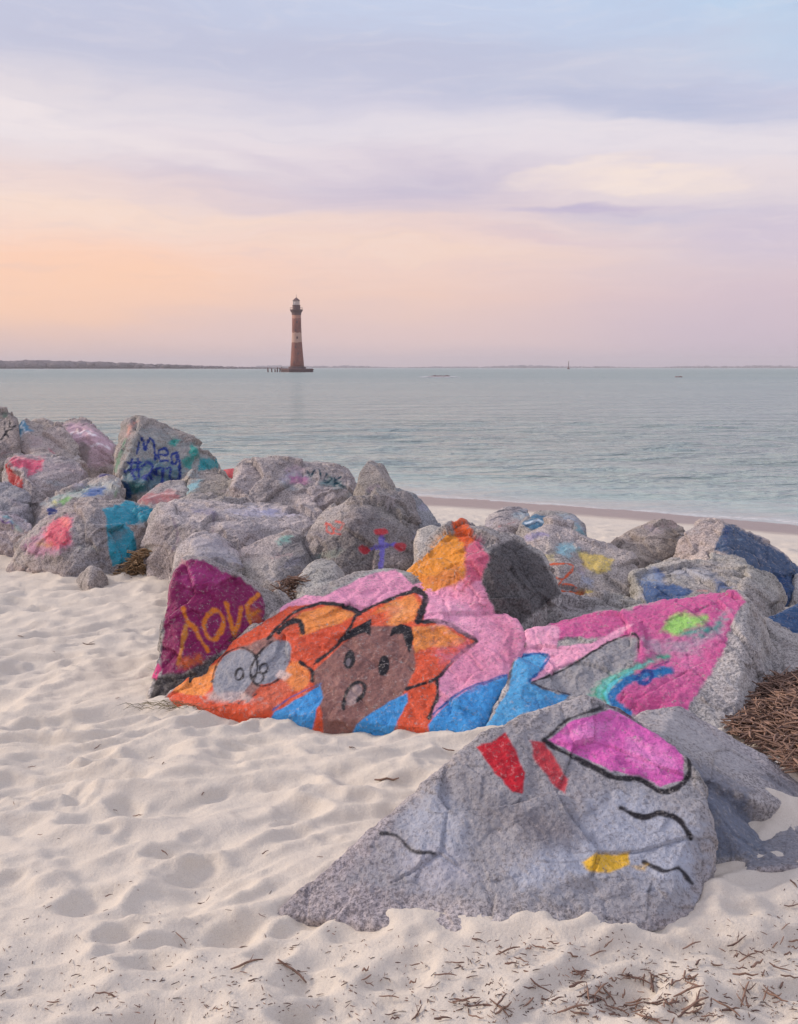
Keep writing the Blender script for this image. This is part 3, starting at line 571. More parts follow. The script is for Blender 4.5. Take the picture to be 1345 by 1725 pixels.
rock('pale boulder with thin dark scrawls at the top of the pile above the orange peak', [[(816, 873, 7.9), (850, 855, 8.05), (893, 855, 8.05), (897, 880, 7.8), (850, 908, 7.6), (822, 888, 7.7)]], T=.35, layers=[
    stroke(PX, (60, 60, 70), [(832, 864), (850, 860), (872, 860), (886, 862)], 2.5, 1, .8), stroke(PX, (70, 70, 80), [(826, 876), (845, 870), (860, 876)], 2.2, 1, .7), stroke(PX, (190, 120, 110), [(840, 888), (870, 876)], 3, 2, .5)])
rock('small boulder with a dark blue and teal top beside the pale scrawled boulder', [[(876, 878, 7.62), (905, 863, 7.8), (930, 862, 7.85), (965, 867, 7.8), (986, 885, 7.7), (994, 910, 7.4), (900, 905, 7.3), (880, 897, 7.4)]], T=.3, layers=[
    fill(E, (60, 110, 140), [(235, 100), (290, 60), (340, 70), (345, 120), (290, 130), (250, 120)], 3, .9), fill(E, (70, 140, 150), [(430, 90), (470, 100), (500, 150), (470, 150)], 4, .6), fill(E, (150, 160, 175), [(360, 70), (440, 60), (480, 100), (400, 110)], 6, .6), stroke(E, (200, 215, 225), [(250, 100), (290, 85), (320, 95)], 2.5)])
rock('unpainted brownish grey boulder on the beach side, left of the blue sloped boulder', [[(1026, 913, 8.0), (1060, 894, 8.12), (1118, 879, 8.22), (1150, 885, 8.22), (1163, 903, 8.1), (1142, 936, 7.8), (1075, 964, 7.5), (1050, 945, 7.65)]], T=.35, stone=((.92, .86, .80), ((.55, .50, .45), [(1120, 890), (1160, 890), (1170, 930), (1090, 965), (1080, 950), (1115, 925)], 6)), layers=[])
rock('angular boulder with pale left face and dark blue painted right slope', [[
    (1138, 940, 7.3), (1158, 900, 7.5), (1175, 877, 7.62), (1218, 873, 7.62), (1232, 883, 7.42), (1300, 924, 7.42), (1352, 957, 7.42), (1348, 1000, 7.1), (1328, 1035, 6.9), (1215, 962, 6.85)]], T=.4, stone=((1.1, 1.05, 1.02),), layers=[
    fill(K, (66, 88, 118), [(830, 90), (900, 95), (1100, 210), (1345, 370), (1345, 500), (1290, 650), (1240, 720), (1180, 540), (1050, 450), (940, 330), (750, 290), (790, 190)], 3, .88),
    fill(K, (34, 62, 110), [(820, 130), (870, 120), (850, 230), (820, 200)], 5, .7), fill(K, (36, 70, 116), [(1180, 440), (1300, 460), (1260, 700), (1220, 600)], 9, .7), stroke(K, (130, 150, 170), [(860, 210), (960, 200)], 2, 1.5, .6)])
rock('long boulder washed with blue and white paint behind the pink and lime boulder', [[
    (1066, 967, 6.65), (1140, 944, 6.95), (1200, 933, 7.05), (1256, 939, 6.95), (1280, 968, 6.7), (1255, 1015, 6.2), (1200, 1018, 6.2), (1095, 1030, 6.15), (1078, 1000, 6.3)],
    [(1262, 962, 6.65), (1296, 975, 6.6), (1312, 992, 6.5), (1324, 1038, 6.3), (1280, 1050, 6.1), (1245, 1003, 6.2)]], T=.4, layers=[
    fill(K, (62, 92, 136), [(230, 480), (330, 490), (500, 520), (620, 560), (560, 600), (300, 680), (260, 600)], 4, .85), fill(K, (64, 92, 140), [(330, 390), (410, 400), (420, 470), (350, 480)], 5, .7), fill(K, (70, 96, 140), [(760, 480), (800, 480), (900, 530), (780, 580)], 5, .7),
    fill(K, (190, 192, 200), [(430, 400), (600, 390), (800, 440), (700, 490), (500, 460)], 7, .5), fill(K, (150, 166, 190), [(210, 450), (320, 400), (420, 500), (260, 500)], 6, .5), stroke(K, (50, 56, 70), [(440, 440), (500, 400), (560, 420), (520, 450)], 2.6, 1.5, .7), stroke(K, (60, 64, 78), [(640, 420), (700, 450), (780, 440)], 2.6, 1.5, .6), stroke(K, (190, 120, 110), [(640, 555), (740, 560)], 3, 2, .6)])
rock('deep blue painted boulder at the right edge, only its rounded top showing', [[(1294, 1042, 5.95), (1345, 1017, 6.15), (1400, 1015, 6.2), (1410, 1085, 5.8), (1330, 1080, 5.75)]], T=.3, layers=[blob((34, 72, 114), [(1280, 1040), (1345, 1000), (1450, 1000), (1450, 1100), (1300, 1090)], 3, .95)])
rock('bare grey boulder at the right edge between the blue boulder and the dry reed heap', [[(1284, 1042, 5.75), (1345, 1070, 5.75), (1420, 1095, 5.65), (1420, 1190, 'g'), (1345, 1160, 'g'), (1305, 1145, 5.2)]], T=.35, stone=((.98, .98, .99),), layers=[])
rock('small pale grey rock at the right edge beyond the blue sloped boulder', [[(1338, 968, 7.2), (1380, 955, 7.25), (1385, 1030, 6.9), (1334, 1026, 6.9)]], T=.3, layers=[])
rock('grey boulder with a purple cross and red dots painted on its front', [[
    (512, 918, 7.35), (520, 888, 7.45), (548, 861, 7.55), (585, 844, 7.65), (594, 831, 7.68), (625, 828, 7.7), (684, 837, 7.7), (704, 862, 7.55), (710, 895, 7.35), (704, 948, 7.1), (650, 965, 6.95), (590, 968, 6.9), (545, 940, 7.0), (602, 868, 7.25)]],
    T=.4, stone=((.78, .76, .75), ((1.05, 1.02, 1.0), [(512, 890), (548, 858), (590, 840), (582, 870), (540, 890)], 5), ((.55, .53, .52), [(520, 925), (560, 900), (610, 905), (640, 940), (600, 965), (540, 940)], 9)), layers=[
    stroke(D_, (124, 112, 196), [(928, 515), (935, 600), (928, 710)], 9.5, 1.8, .9), stroke(D_, (124, 112, 196), [(870, 578), (940, 570), (1015, 560)], 8.5, 1.8, .9),
    fill(D_, (196, 52, 60), ell(PX, 922, 485, 42, 26), 2.5, .9), fill(D_, (180, 46, 56), ell(PX, 825, 590, 34, 32), 2.5, .9), fill(D_, (186, 52, 62), ell(PX, 1048, 575, 34, 32), 2.5, .9),
    stroke(D_, (206, 84, 68), [(600, 430), (605, 470), (650, 490), (640, 450), (600, 430)], 4, 2, .8), stroke(D_, (206, 84, 68), [(660, 420), (705, 430), (690, 470), (660, 460)], 4, 2, .8), stroke(D_, (206, 84, 68), [(660, 490), (690, 500)], 4, 2, .8),
    fill(D_, (196, 186, 186), [(890, 270), (1020, 265), (1040, 300), (1010, 350), (960, 350), (940, 300)], 5, .6)])
rock('small pointed grey rock low in the gap left of the mural boulder top', [[(496, 1004, 6.0), (504, 973, 6.15), (530, 944, 6.35), (548, 937, 6.35), (581, 967, 6.2), (566, 995, 6.0), (520, 1025, 5.8)]], T=.3, layers=[])
rock('grey boulder with a trace of mint paint in front of the flat topped boulder', [[(396, 932, 7.05), (455, 902, 7.3), (500, 892, 7.4), (523, 899, 7.35), (518, 950, 7.05), (530, 968, 6.9), (485, 990, 6.65), (440, 995, 6.65), (408, 972, 6.7)]], T=.3, stone=((.98, .96, .95), ((.6, .6, .61), [(480, 900), (530, 900), (530, 970), (470, 985), (462, 960)], 7)), layers=[
    fill(D_, (150, 206, 184), [(300, 540), (340, 500), (410, 505), (380, 545), (320, 560)], 6, .6)])
rock('grey rounded boulder right behind the top of the magenta boulder', [[(280, 972, 6.8), (300, 925, 7.0), (327, 901, 7.12), (363, 902, 7.12), (400, 930, 7.0), (410, 980, 6.6), (340, 965, 6.5)]], T=.35, stone=((.95, .94, .98),), layers=[blob((168, 164, 176), [(320, 905), (370, 905), (400, 940), (380, 965), (330, 950)], 8, .4)])
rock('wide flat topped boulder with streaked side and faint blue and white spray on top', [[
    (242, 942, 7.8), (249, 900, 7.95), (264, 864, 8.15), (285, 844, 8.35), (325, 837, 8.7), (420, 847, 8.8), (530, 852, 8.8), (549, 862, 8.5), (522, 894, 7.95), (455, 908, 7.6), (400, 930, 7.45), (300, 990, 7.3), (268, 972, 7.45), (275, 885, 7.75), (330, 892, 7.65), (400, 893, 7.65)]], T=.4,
    stone=((1.02, .99, 1.0), ((1.22, 1.17, 1.18), [(262, 868), (285, 840), (420, 845), (550, 860), (520, 893), (400, 893), (330, 888)], 4), ((.72, .68, .70), [(245, 945), (262, 880), (285, 870), (280, 970), (262, 970)], 7)), layers=[  # brighter top: light falling from above is put into the stone tint
    fill(D_, (120, 130, 180), [(180, 360), (260, 345), (330, 365), (260, 385)], 4, .7), fill(D_, (206, 200, 216), [(0, 345), (200, 330), (480, 355), (420, 390), (150, 400), (0, 370)], 6, .5), fill(D_, (150, 140, 150), [(0, 440), (220, 440), (200, 470), (0, 470)], 7, .4),
    fill(C_, (120, 112, 150), [(1020, 570), (1150, 560), (1180, 600), (1080, 600)], 5, .5), stroke(C_, (110, 80, 100), [(930, 620), (960, 700), (930, 790)], 5, 3, .5), stroke(C_, (100, 80, 96), [(1050, 640), (1020, 720)], 4, 3, .5), stroke(C_, (112, 84, 100), [(1160, 620), (1150, 690)], 4, 3, .5)])
rock('large boulder with a pink patch at its left and a turquoise patch at its right', [[
    (4, 962, 'g'), (60, 972, 'g'), (130, 979, 'g'), (188, 970, 'g'), (34, 908, 8.05), (80, 867, 8.25), (145, 848, 8.35), (215, 842, 8.5), (264, 857, 8.5), (240, 890, 8.1), (232, 935, 8.0), (172, 868, 7.95), (120, 900, 7.85)]], T=.4,
    stone=((.98, .95, .92), ((.72, .73, .78), [(120, 880), (170, 860), (190, 975), (120, 975)], 8)), layers=[
    fill(Lz, (196, 130, 160), [(150, 450), (300, 320), (400, 230), (560, 220), (560, 440), (420, 520), (220, 540)], 9, .6), fill(Lz, (226, 92, 106), [(330, 350), (400, 245), (500, 225), (545, 260), (540, 400), (450, 460), (350, 450)], 6, .7), fill(Lz, (240, 140, 130), [(450, 240), (530, 235), (525, 290), (470, 290)], 5, .6),
    fill(Lz, (196, 160, 90), [(250, 430), (320, 410), (380, 450), (300, 460)], 6, .4), fill(Lz, (40, 148, 170), [(765, 160), (900, 130), (970, 95), (1040, 130), (1180, 165), (1120, 270), (1030, 290), (960, 280), (1020, 350), (1030, 470), (980, 570), (840, 600), (820, 400), (800, 250)], 3, .92),
    fill(Lz, (110, 130, 140), [(860, 320), (960, 330), (920, 410), (840, 400)], 8, .5), fill(Lz, (206, 206, 208), [(1030, 280), (1110, 265), (1100, 310), (1050, 310)], 3, .8)])
rock('small grey rock at the foot of the pink and turquoise boulder', [[(128, 976, 'g'), (186, 980, 'g'), (150, 983, 'g'), (152, 952, 7.5), (171, 957, 7.5)]], T=.15, layers=[])
rock('flat grey boulder with teal lettering and a purple smear along its top edge', [[
    (386, 813, 8.95), (394, 790, 9.15), (412, 773, 9.25), (440, 784, 9.25), (520, 781, 9.4), (570, 784, 9.4), (604, 800, 9.2), (600, 835, 8.95), (545, 860, 8.7), (430, 857, 8.7), (400, 840, 8.8)]], T=.4, stone=((.95, .94, .93),), layers=[
    fill(D_, (170, 96, 140), [(375, 150), (480, 150), (530, 185), (480, 200), (380, 190)], 5, .6), fill(D_, (80, 136, 136), [(560, 180), (640, 150), (690, 180), (730, 240), (660, 230), (580, 205)], 5, .5),
    stroke(D_, (16, 62, 74), [(485, 120), (505, 155), (530, 118)], 3), stroke(D_, (16, 62, 74), [(560, 115), (562, 165)], 3), stroke(D_, (16, 62, 74), [(600, 135), (585, 165), (605, 190), (630, 165), (600, 135)], 3), stroke(D_, (16, 62, 74), [(650, 150), (655, 210)], 3), stroke(D_, (16, 62, 74), [(690, 150), (655, 180), (700, 215)], 3)])
rock('upright grey boulder with a knobbly peak, highest at the right of the rear row', [[(598, 832, 8.45), (607, 795, 8.55), (619, 772, 8.58), (631, 772, 8.58), (650, 785, 8.55), (670, 825, 8.4), (676, 855, 8.2), (600, 855, 8.2)]], T=.35, stone=((.84, .81, .79),), layers=[])
rock('dark bluish grey sloping boulder at the seaward end of the rear row', [[(660, 817, 8.15), (700, 833, 8.15), (726, 865, 7.95), (745, 886, 7.75), (715, 905, 7.5), (688, 875, 7.6)]], T=.3, stone=((.70, .74, .80),), layers=[])
rock('small whitish rock tucked behind the orange peak', [[(698, 915, 7.0), (706, 893, 7.12), (730, 887, 7.2), (750, 892, 7.2), (744, 925, 6.9), (708, 936, 6.8)]], T=.25, stone=((1.15, 1.15, 1.12),), layers=[])
MB = (18, 48, 128)
rock('tall boulder lettered Meg and numbers in dark blue with teal patches, above the rear row', [[
    (188, 795, 10.35), (204, 735, 10.6), (214, 711, 10.7), (236, 705, 10.7), (288, 719, 10.7), (337, 749, 10.6), (385, 787, 10.4), (310, 815, 10.0), (215, 845, 9.8), (203, 822, 9.95), (232, 722, 10.45)]], T=.45, stone=((1.0, .97, .93),), layers=[
    fill(G, (112, 150, 150), [(120, 560), (220, 250), (330, 130), (600, 170), (900, 380), (1100, 500), (700, 640), (300, 820), (160, 800)], 10, .32),
    fill(G, (100, 140, 110), [(60, 590), (90, 450), (150, 300), (190, 260), (150, 420), (100, 600)], 3, .7), fill(G, (226, 160, 140), [(200, 160), (240, 110), (310, 110), (240, 190), (190, 260)], 3, .6),
    fill(G, (40, 100, 120), [(150, 600), (240, 470), (420, 470), (600, 500), (700, 560), (700, 650), (560, 740), (330, 800), (190, 850), (150, 760)], 5, .5), fill(G, (20, 60, 110), [(150, 680), (220, 700), (250, 800), (180, 850)], 3, .8), fill(G, (20, 92, 90), [(210, 690), (360, 700), (360, 770), (240, 790)], 4, .7),
    fill(G, (40, 148, 138), [(580, 310), (620, 285), (700, 290), (650, 345), (590, 340)], 2.5, .85), fill(G, (40, 148, 138), [(790, 320), (860, 360), (870, 440), (820, 470), (770, 410)], 2.5, .85), fill(G, (50, 150, 140), [(700, 470), (780, 440), (820, 470), (800, 560), (730, 540)], 3, .7), fill(G, (34, 142, 148), [(880, 460), (1060, 460), (1060, 545), (860, 585)], 2.5, .85),
    stroke(G, MB, [(292, 412), (318, 285), (350, 285), (372, 385), (395, 290), (430, 283), (455, 370), (462, 470)], 4.6, 1), stroke(G, MB, [(492, 425), (585, 425), (560, 372), (510, 375), (488, 430), (510, 485), (575, 480)], 4.4, 1),
    stroke(G, MB, [(655, 410), (620, 430), (615, 500), (650, 505), (665, 420)], 4.2, 1), stroke(G, MB, [(668, 405), (688, 520), (685, 640), (640, 680), (600, 640)], 4.8, 1),
    stroke(G, MB, [(240, 470), (235, 570), (265, 650)], 4.6, 1), stroke(G, MB, [(300, 470), (300, 640)], 4.6, 1), stroke(G, MB, [(190, 500), (330, 495)], 4.2, 1), stroke(G, MB, [(150, 580), (320, 560)], 4.2, 1),
    stroke(G, MB, [(335, 530), (380, 500), (430, 530), (410, 600), (340, 645), (430, 655)], 4.6, 1), stroke(G, MB, [(500, 555), (460, 570), (465, 610), (515, 600), (535, 555), (530, 640), (515, 745)], 4.6, 1), stroke(G, MB, [(560, 555), (610, 555), (590, 640)], 4.2, 1)], warp=.5)
rock('flat boulder streaked with green and blue paint below the Meg boulder', [[(48, 872, 9.15), (64, 848, 9.45), (120, 817, 9.7), (201, 797, 9.9), (211, 836, 9.5), (150, 860, 9.1), (80, 882, 9.0)]], T=.3, stone=((1.1, 1.06, 1.02),), layers=[
    fill(Nz, (196, 204, 196), [(330, 960), (600, 830), (1000, 700), (1130, 700), (1150, 850), (700, 900), (500, 990)], 6, .5),
    fill(Nz, (120, 176, 90), [(540, 930), (640, 880), (690, 890), (600, 950)], 3, .7), fill(Nz, (216, 210, 110), [(490, 940), (530, 910), (540, 960)], 3, .6), fill(Nz, (70, 104, 164), [(760, 830), (860, 790), (1000, 780), (990, 850), (860, 860), (780, 880)], 4, .75), fill(Nz, (20, 40, 110), [(440, 990), (540, 985), (560, 1030), (450, 1050)], 2.5, .9), fill(Nz, (120, 150, 100), [(1080, 830), (1110, 830), (1110, 900), (1070, 900)], 3, .5), fill(Nz, (130, 160, 150), [(480, 890), (700, 820), (850, 770), (800, 830), (560, 890)], 4, .5)])
rock('blunt boulder with a bright pink blotch and a red scrawled left edge', [[(3, 797, 10.4), (8, 779, 10.45), (30, 764, 10.6), (80, 763, 10.65), (130, 787, 10.5), (162, 803, 10.4), (110, 828, 10.0), (55, 850, 9.8), (34, 838, 9.9), (45, 800, 10.0)]], T=.3, layers=[
    fill(Nz, (196, 170, 172), [(60, 520), (400, 500), (800, 600), (860, 690), (500, 640), (200, 640)], 8, .4),
    fill(Nz, (226, 90, 120), [(60, 540), (150, 500), (420, 520), (400, 600), (330, 650), (270, 700), (250, 620), (110, 580)], 4, .8), fill(Nz, (176, 30, 36), [(35, 575), (90, 570), (140, 650), (210, 720), (210, 850), (150, 850), (80, 720)], 3, .88), fill(Nz, (214, 170, 170), [(90, 500), (300, 480), (420, 510), (200, 520)], 5, .5)])
rock('grey boulder with a blue and white streak down its left end', [[(26, 752, 11), (29, 705, 11.35), (80, 699, 11.4), (97, 724, 11.25), (130, 750, 11.1), (153, 795, 10.8), (60, 785, 10.7)]], T=.35, stone=((1.06, 1.0, .96),), layers=[
    fill(Nz, (90, 150, 180), [(160, 140), (200, 130), (260, 220), (320, 250), (230, 290), (180, 380), (150, 420)], 3, .85), stroke(Nz, (222, 234, 236), [(190, 330), (230, 240), (190, 230), (215, 180)], 2.4), stroke(Nz, (230, 220, 215), [(190, 400), (220, 300), (260, 270)], 3), fill(Nz, (208, 110, 120), [(460, 420), (500, 430), (510, 480), (480, 480)], 3, .6), fill(Nz, (206, 176, 172), [(260, 300), (420, 300), (420, 400), (300, 420)], 6, .4)])
rock('far boulder glazed with pink and white paint left of the Meg boulder', [[(80, 717, 11.8), (115, 704, 11.95), (150, 707, 11.9), (195, 744, 11.7), (199, 775, 11.3), (183, 808, 10.9), (150, 808, 10.8), (116, 752, 11.2), (160, 740, 11.3)]], T=.35, stone=((1.08, 1.0, .98),), layers=[
    fill(Nz, (200, 160, 170), [(520, 230), (700, 150), (900, 200), (1100, 380), (1080, 560), (900, 640), (720, 560)], 8, .5),
    fill(Nz, (210, 176, 186), [(600, 200), (700, 190), (900, 240), (1080, 380), (1060, 460), (960, 440), (860, 400), (700, 340)], 6, .6), stroke(Nz, (240, 230, 232), [(640, 320), (700, 260), (760, 300), (800, 260), (900, 290)], 3), stroke(Nz, (240, 230, 232), [(860, 400), (950, 390), (1040, 420)], 3), fill(Nz, (120, 112, 104), [(700, 400), (780, 350), (860, 420), (840, 560), (740, 590), (720, 480)], 4, .6)])
rock('dark boulder with black scrawl cut off by the left edge', [[(-70, 692, 11.2), (0, 689, 11.3), (24, 694, 11.2), (31, 730, 11.0), (26, 775, 10.7), (-60, 805, 10.5)]], T=.35, stone=((.82, .80, .76),), layers=[
    stroke(Nz, BLK, [(30, 180), (40, 250), (80, 320)], 4), stroke(Nz, BLK, [(120, 240), (60, 280), (20, 330)], 4), stroke(Nz, BLK, [(90, 160), (100, 220), (150, 210)], 4), fill(Nz, (80, 116, 92), [(0, 80), (80, 80), (80, 125), (0, 130)], 4, .6)])
rock('bluish grey boulder at the left edge above the purple marked boulder', [[(-60, 812, 9.6), (10, 813, 9.65), (47, 834, 9.45), (62, 862, 9.2), (20, 878, 9.0), (-60, 880, 9.0)]], T=.3, stone=((.80, .84, .92),), layers=[])
rock('low boulder with purple and turquoise scrawl cut off by the left edge', [[(-60, 922, 'g'), (34, 914, 'g'), (-60, 858, 8.85), (10, 861, 8.85), (46, 874, 8.75), (58, 892, 8.6)]], T=.3, stone=((.88, .88, .94),), layers=[
    stroke(Lz, (110, 76, 150), [(0, 250), (40, 280), (90, 270), (100, 320)], 3.5, 2, .8), fill(Lz, (90, 170, 180), [(0, 215), (60, 220), (100, 260), (20, 245)], 4, .6), fill(Lz, (150, 190, 180), [(90, 260), (160, 300), (180, 350), (120, 330)], 5, .4)])
rock('reddish streaked wedge of rock between the turquoise patch and the Meg boulder', [[(220, 850, 9.0), (280, 811, 9.4), (312, 808, 9.45), (322, 848, 9.0), (270, 862, 8.9)]], T=.25, layers=[fill(G, (176, 110, 110), [(270, 840), (400, 790), (600, 750), (720, 800), (700, 850), (500, 880), (350, 900)], 5, .75), stroke(G, (220, 190, 185), [(400, 830), (560, 790), (660, 780)], 2, 1.5, .6), stroke(G, (120, 60, 62), [(480, 880), (600, 850)], 2, 1.5, .6)])
rock('pale granite boulder with a turquoise smear just right of the reddish wedge', [[(298, 818, 9.35), (328, 794, 9.55), (374, 790, 9.65), (394, 808, 9.45), (416, 853, 9.0), (320, 856, 8.9)]], T=.3, stone=((1.08, 1.03, .98),), layers=[fill(G, (140, 190, 196), [(720, 760), (800, 670), (900, 660), (880, 740), (760, 800)], 5, .7)])
rock('little red rock tip peeking over the pale granite boulder', [[(366, 802, 9.95), (376, 790, 9.98), (390, 784, 10.0), (402, 791, 9.95), (412, 804, 9.85)]], T=.15, amp=.5, layers=[blob((192, 74, 82), [(360, 770), (420, 770), (420, 810), (360, 810)], 2)])
rock('tiny purple marked rock in the gap left of the Meg boulder', [[(158, 806, 10.1), (170, 797, 10.2), (192, 796, 10.2), (200, 808, 9.95)]], T=.2, amp=.5, stone=((.7, .7, .8),), layers=[stroke(PX, (60, 50, 110), [(168, 802), (180, 799), (192, 803)], 3)])


# ------------------------------------------------------------------ dry reeds
def tubes(segs, sides=5):
    """segs: list of (points list, r0, r1) -> verts, quads"""
    Vs, Fs, o = [], [], 0
    for pts, r0, r1 in segs:
        pts = np.asarray(pts, float); n = len(pts)
        tg = np.gradient(pts, axis=0); tg /= np.linalg.norm(tg, axis=1)[:, None]+1e-9
        a = np.cross(tg, [0.13, .2, .97]); a /= np.linalg.norm(a, axis=1)[:, None]+1e-9; bb = np.cross(tg, a)
        for i in range(n):
            r = r0+(r1-r0)*i/(n-1)
            if i == 0 or i == n-1: r *= .6
            for k in range(sides):
                q = 2*math.pi*k/sides; Vs.append(pts[i]+r*(a[i]*math.cos(q)+bb[i]*math.sin(q)))
        for i in range(n-1):
            for k in range(sides):
                k2 = (k+1) % sides; Fs.append((o+i*sides+k, o+i*sides+k2, o+(i+1)*sides+k2, o+(i+1)*sides+k))
        if sides == 4: Fs.append((o, o+1, o+2, o+3)); Fs.append((o+(n-1)*4, o+(n-1)*4+1, o+(n-1)*4+2, o+(n-1)*4+3))
        o += n*sides
    return np.array(Vs), np.array(Fs)
def reed_mat(name, c1, c2):
    m, t, b = newmat(name); pos = t.n('ShaderNodeNewGeometry'); ri = t.n('ShaderNodeNewGeometry').outputs['Random Per Island']
    n = t.noise(pos.outputs['Position'], 55, 3)
    c = t.mix(ri, L4(*c1), L4(*c2)); c = t.mix(t.m('MULTIPLY', t.rng(n, .45, .65), .5), c, tuple(np.array(lin(c1))*.5)+(1,))
    t.t.links.new(c, b.inputs['Base Color']); b.inputs['Roughness'].default_value = .85; return m
REED = reed_mat('dry_reed', (102, 78, 66), (164, 130, 110)); DARKR = reed_mat('wet_reed', (78, 58, 52), (136, 106, 92)); STRAW = reed_mat('straw', (128, 104, 76), (176, 146, 112)); DEAD = reed_mat('dead_grass', (70, 64, 44), (140, 128, 92))
def stick_pts(L, bend, n=4, zb=.0):
    t_ = np.linspace(-.5, .5, n); a = random.uniform(-1, 1)*bend
    return np.stack([t_*L, a*(t_**2-.1)*L*2+np.array([random.uniform(-1, 1)*bend*.12*L for _ in t_]), np.array([random.uniform(-.003, .006) for _ in t_])+zb*np.abs(t_)*L], 1)
rocks = [o for o in bpy.data.objects if o.get('category') == 'rock']
bases = []
for o in rocks:
    n = len(o.data.vertices); v_ = np.empty(n*3, np.float32); o.data.vertices.foreach_get('co', v_); v_ = v_.reshape(-1, 3)+np.array(o.location)
    lowv = v_[v_[:, 2] > -.3]; bases.append((lowv[:, 0].min(), lowv[:, 0].max(), lowv[:, 1].min(), lowv[:, 1].max(), lowv[::11, :3]))
def free(x, y):
    for b_ in bases:
        if b_[0]-.02 < x < b_[1]+.02 and b_[2]-.02 < y < b_[3]+.02:
            q = b_[4]; d = (q[:, 0]-x)**2+(q[:, 1]-y)**2; m_ = d < .03**2
            if m_.any() and q[m_][:, 2].max() > gz(x, y)-.01: return False
    return True
def on_ground(px, py):
    d = lin_ground_d(px, py)
    for _ in range(3):
        p = at(px, py, d); d = lin_ground_d(px, py, gz(p[0], p[1]))
    return at(px, py, d)
stalk_meshes = []
for i in range(14):
    L = [.05, .07, .09, .12, .16, .2, .06, .08, .11, .14, .10, .05, .13, .075][i]
    L *= .38; segs = [(stick_pts(L, .10, 5), random.uniform(.0016, .0045), random.uniform(.0012, .003))]
    if i % 4 == 1: segs.append(([(0, 0, .001), (L*.2, L*.12, .004), (L*.33, L*.26, .006)], .0012, .0007))
    Vs, Fs = tubes(segs); me = mesh_np('dry_reed_stalk', Vs, Fs); me.materials.append(REED if i % 3 else DARKR); stalk_meshes.append(me)
placed = []
def stalk(px, py, k=None, ang=None, s=1.0, lift=0.0):
    p = on_ground(px, py)
    if not free(p[0], p[1]): return None
    me = stalk_meshes[random.randrange(14) if k is None else k]
    o = bpy.data.objects.new('dry_reed_stalk', me); COL.objects.link(o)
    a = random.uniform(0, math.pi) if ang is None else ang
    L = .04; e1 = gz(p[0]+L*math.cos(a), p[1]+L*math.sin(a)); e0 = gz(p[0]-L*math.cos(a), p[1]-L*math.sin(a))
    o.location = (p[0], p[1], (e0+e1)/2+.004+lift); o.rotation_euler = (0, -math.atan2(e1-e0, 2*L), a); o.scale = (s, s, s)
    o['category'] = 'twig'; o['label'] = 'short dry brown reed stalk lying loose on the churned sand'; o['group'] = 'reed stalks strewn on the sand'
    return o
special = [(1155, 1520, 5, 1.5, 1.0, 'thin brown reed stuck upright in the sand at the lower right of the pale grey wedge', 60),
           (755, 1270, 8, .1, 1.3, 'curved brown reed stalk lying on sand between the mural boulder and the grey wedge', 0),
           (652, 1308, 4, .05, 1.6, 'flat brown reed blade on open sand left of the red painted corner', 0),
           (488, 1510, 9, .25, 1.3, 'dark stick at the left tip of the pale grey wedge', 0),
           (492, 1636, 5, -.45, 1.3, 'long thin grey stick on the bare sand below the left tip of the grey wedge', 0),
           (150, 1085, 9, -.2, 1.5, 'long stick alone on the open sand left of the magenta boulder', 0)]
for px, py, k, a, s, lb, up in special:
    o = stalk(px, py, k, a, s, .0)
    if o is None: continue
    if up: o.rotation_euler = (0, -R(up), R(70)); o.location.z += .05
    o['label'] = lb; del o['group']
cnt = 0
clusters = [(990, 1690, 60, 18), (1240, 1690, 110, 22), (1310, 1660, 70, 26), (1120, 1700, 90, 16), (980, 1610, 110, 34), (840, 1600, 45, 24), (1010, 1665, 45, 14), (1190, 1640, 120, 30), (1260, 1700, 90, 16), (1050, 1705, 110, 14), (810, 1690, 40, 14), (1290, 1580, 80, 25), (1130, 1650, 60, 15), (440, 1660, 220, 50), (700, 1700, 200, 30), (1180, 1712, 120, 8), (700, 1650, 160, 50)]
while cnt < 235:
    r_ = random.random()
    if r_ < .80:
        c_ = random.choice(clusters); px, py = random.gauss(c_[0], c_[2]*.7), random.gauss(c_[1], c_[3]*.7)
    elif r_ < .90: px, py = random.uniform(0, 1345), random.uniform(1480, 1724)
    else: px, py = random.uniform(0, 640), random.uniform(1000, 1500)
    if not (0 < px < 1345 and 900 < py < 1722): continue
    far = py < 1480
    if stalk(px, py, None if far or random.random() < .75 else random.choice([3, 4, 5, 9]), random.gauss(.25, .6), random.uniform(.35, .8) if far else random.uniform(.5, 1.25), random.uniform(0, .008) if r_ < .62 else 0): cnt += 1
# fine crumbs of plant litter, past counting
segs = []
for i in range(1500):
    if i < 900: px, py = random.uniform(0, 1345), 1725-abs(random.gauss(0, 110))
    elif i < 1900:
        c_ = random.choice(clusters); px, py = random.gauss(c_[0], c_[2]), random.gauss(c_[1], c_[3])
    else: px, py = random.uniform(0, 1345), 980+random.random()**.7*720
    if py > 1722 or py < 975: continue
    p = on_ground(px, py)
    if not free(p[0], p[1]): continue
    a = random.uniform(0, math.pi); L = .003+.02*random.random()**2.2; dx, dy = L*math.cos(a), L*math.sin(a); z = p[2]+.002
    segs.append(([(p[0]-dx/2, p[1]-dy/2, z-.001), (p[0]+random.gauss(0, .0006), p[1]+random.gauss(0, .0006), z-.0006), (p[0]+dx/2, p[1]+dy/2, z-.001)], random.uniform(.0008, .0022), random.uniform(.0006, .0015)))
Vs, Fs = tubes(segs, 4); link('plant_litter', mesh_np('plant_litter', Vs, Fs), DARKR, kind='stuff')
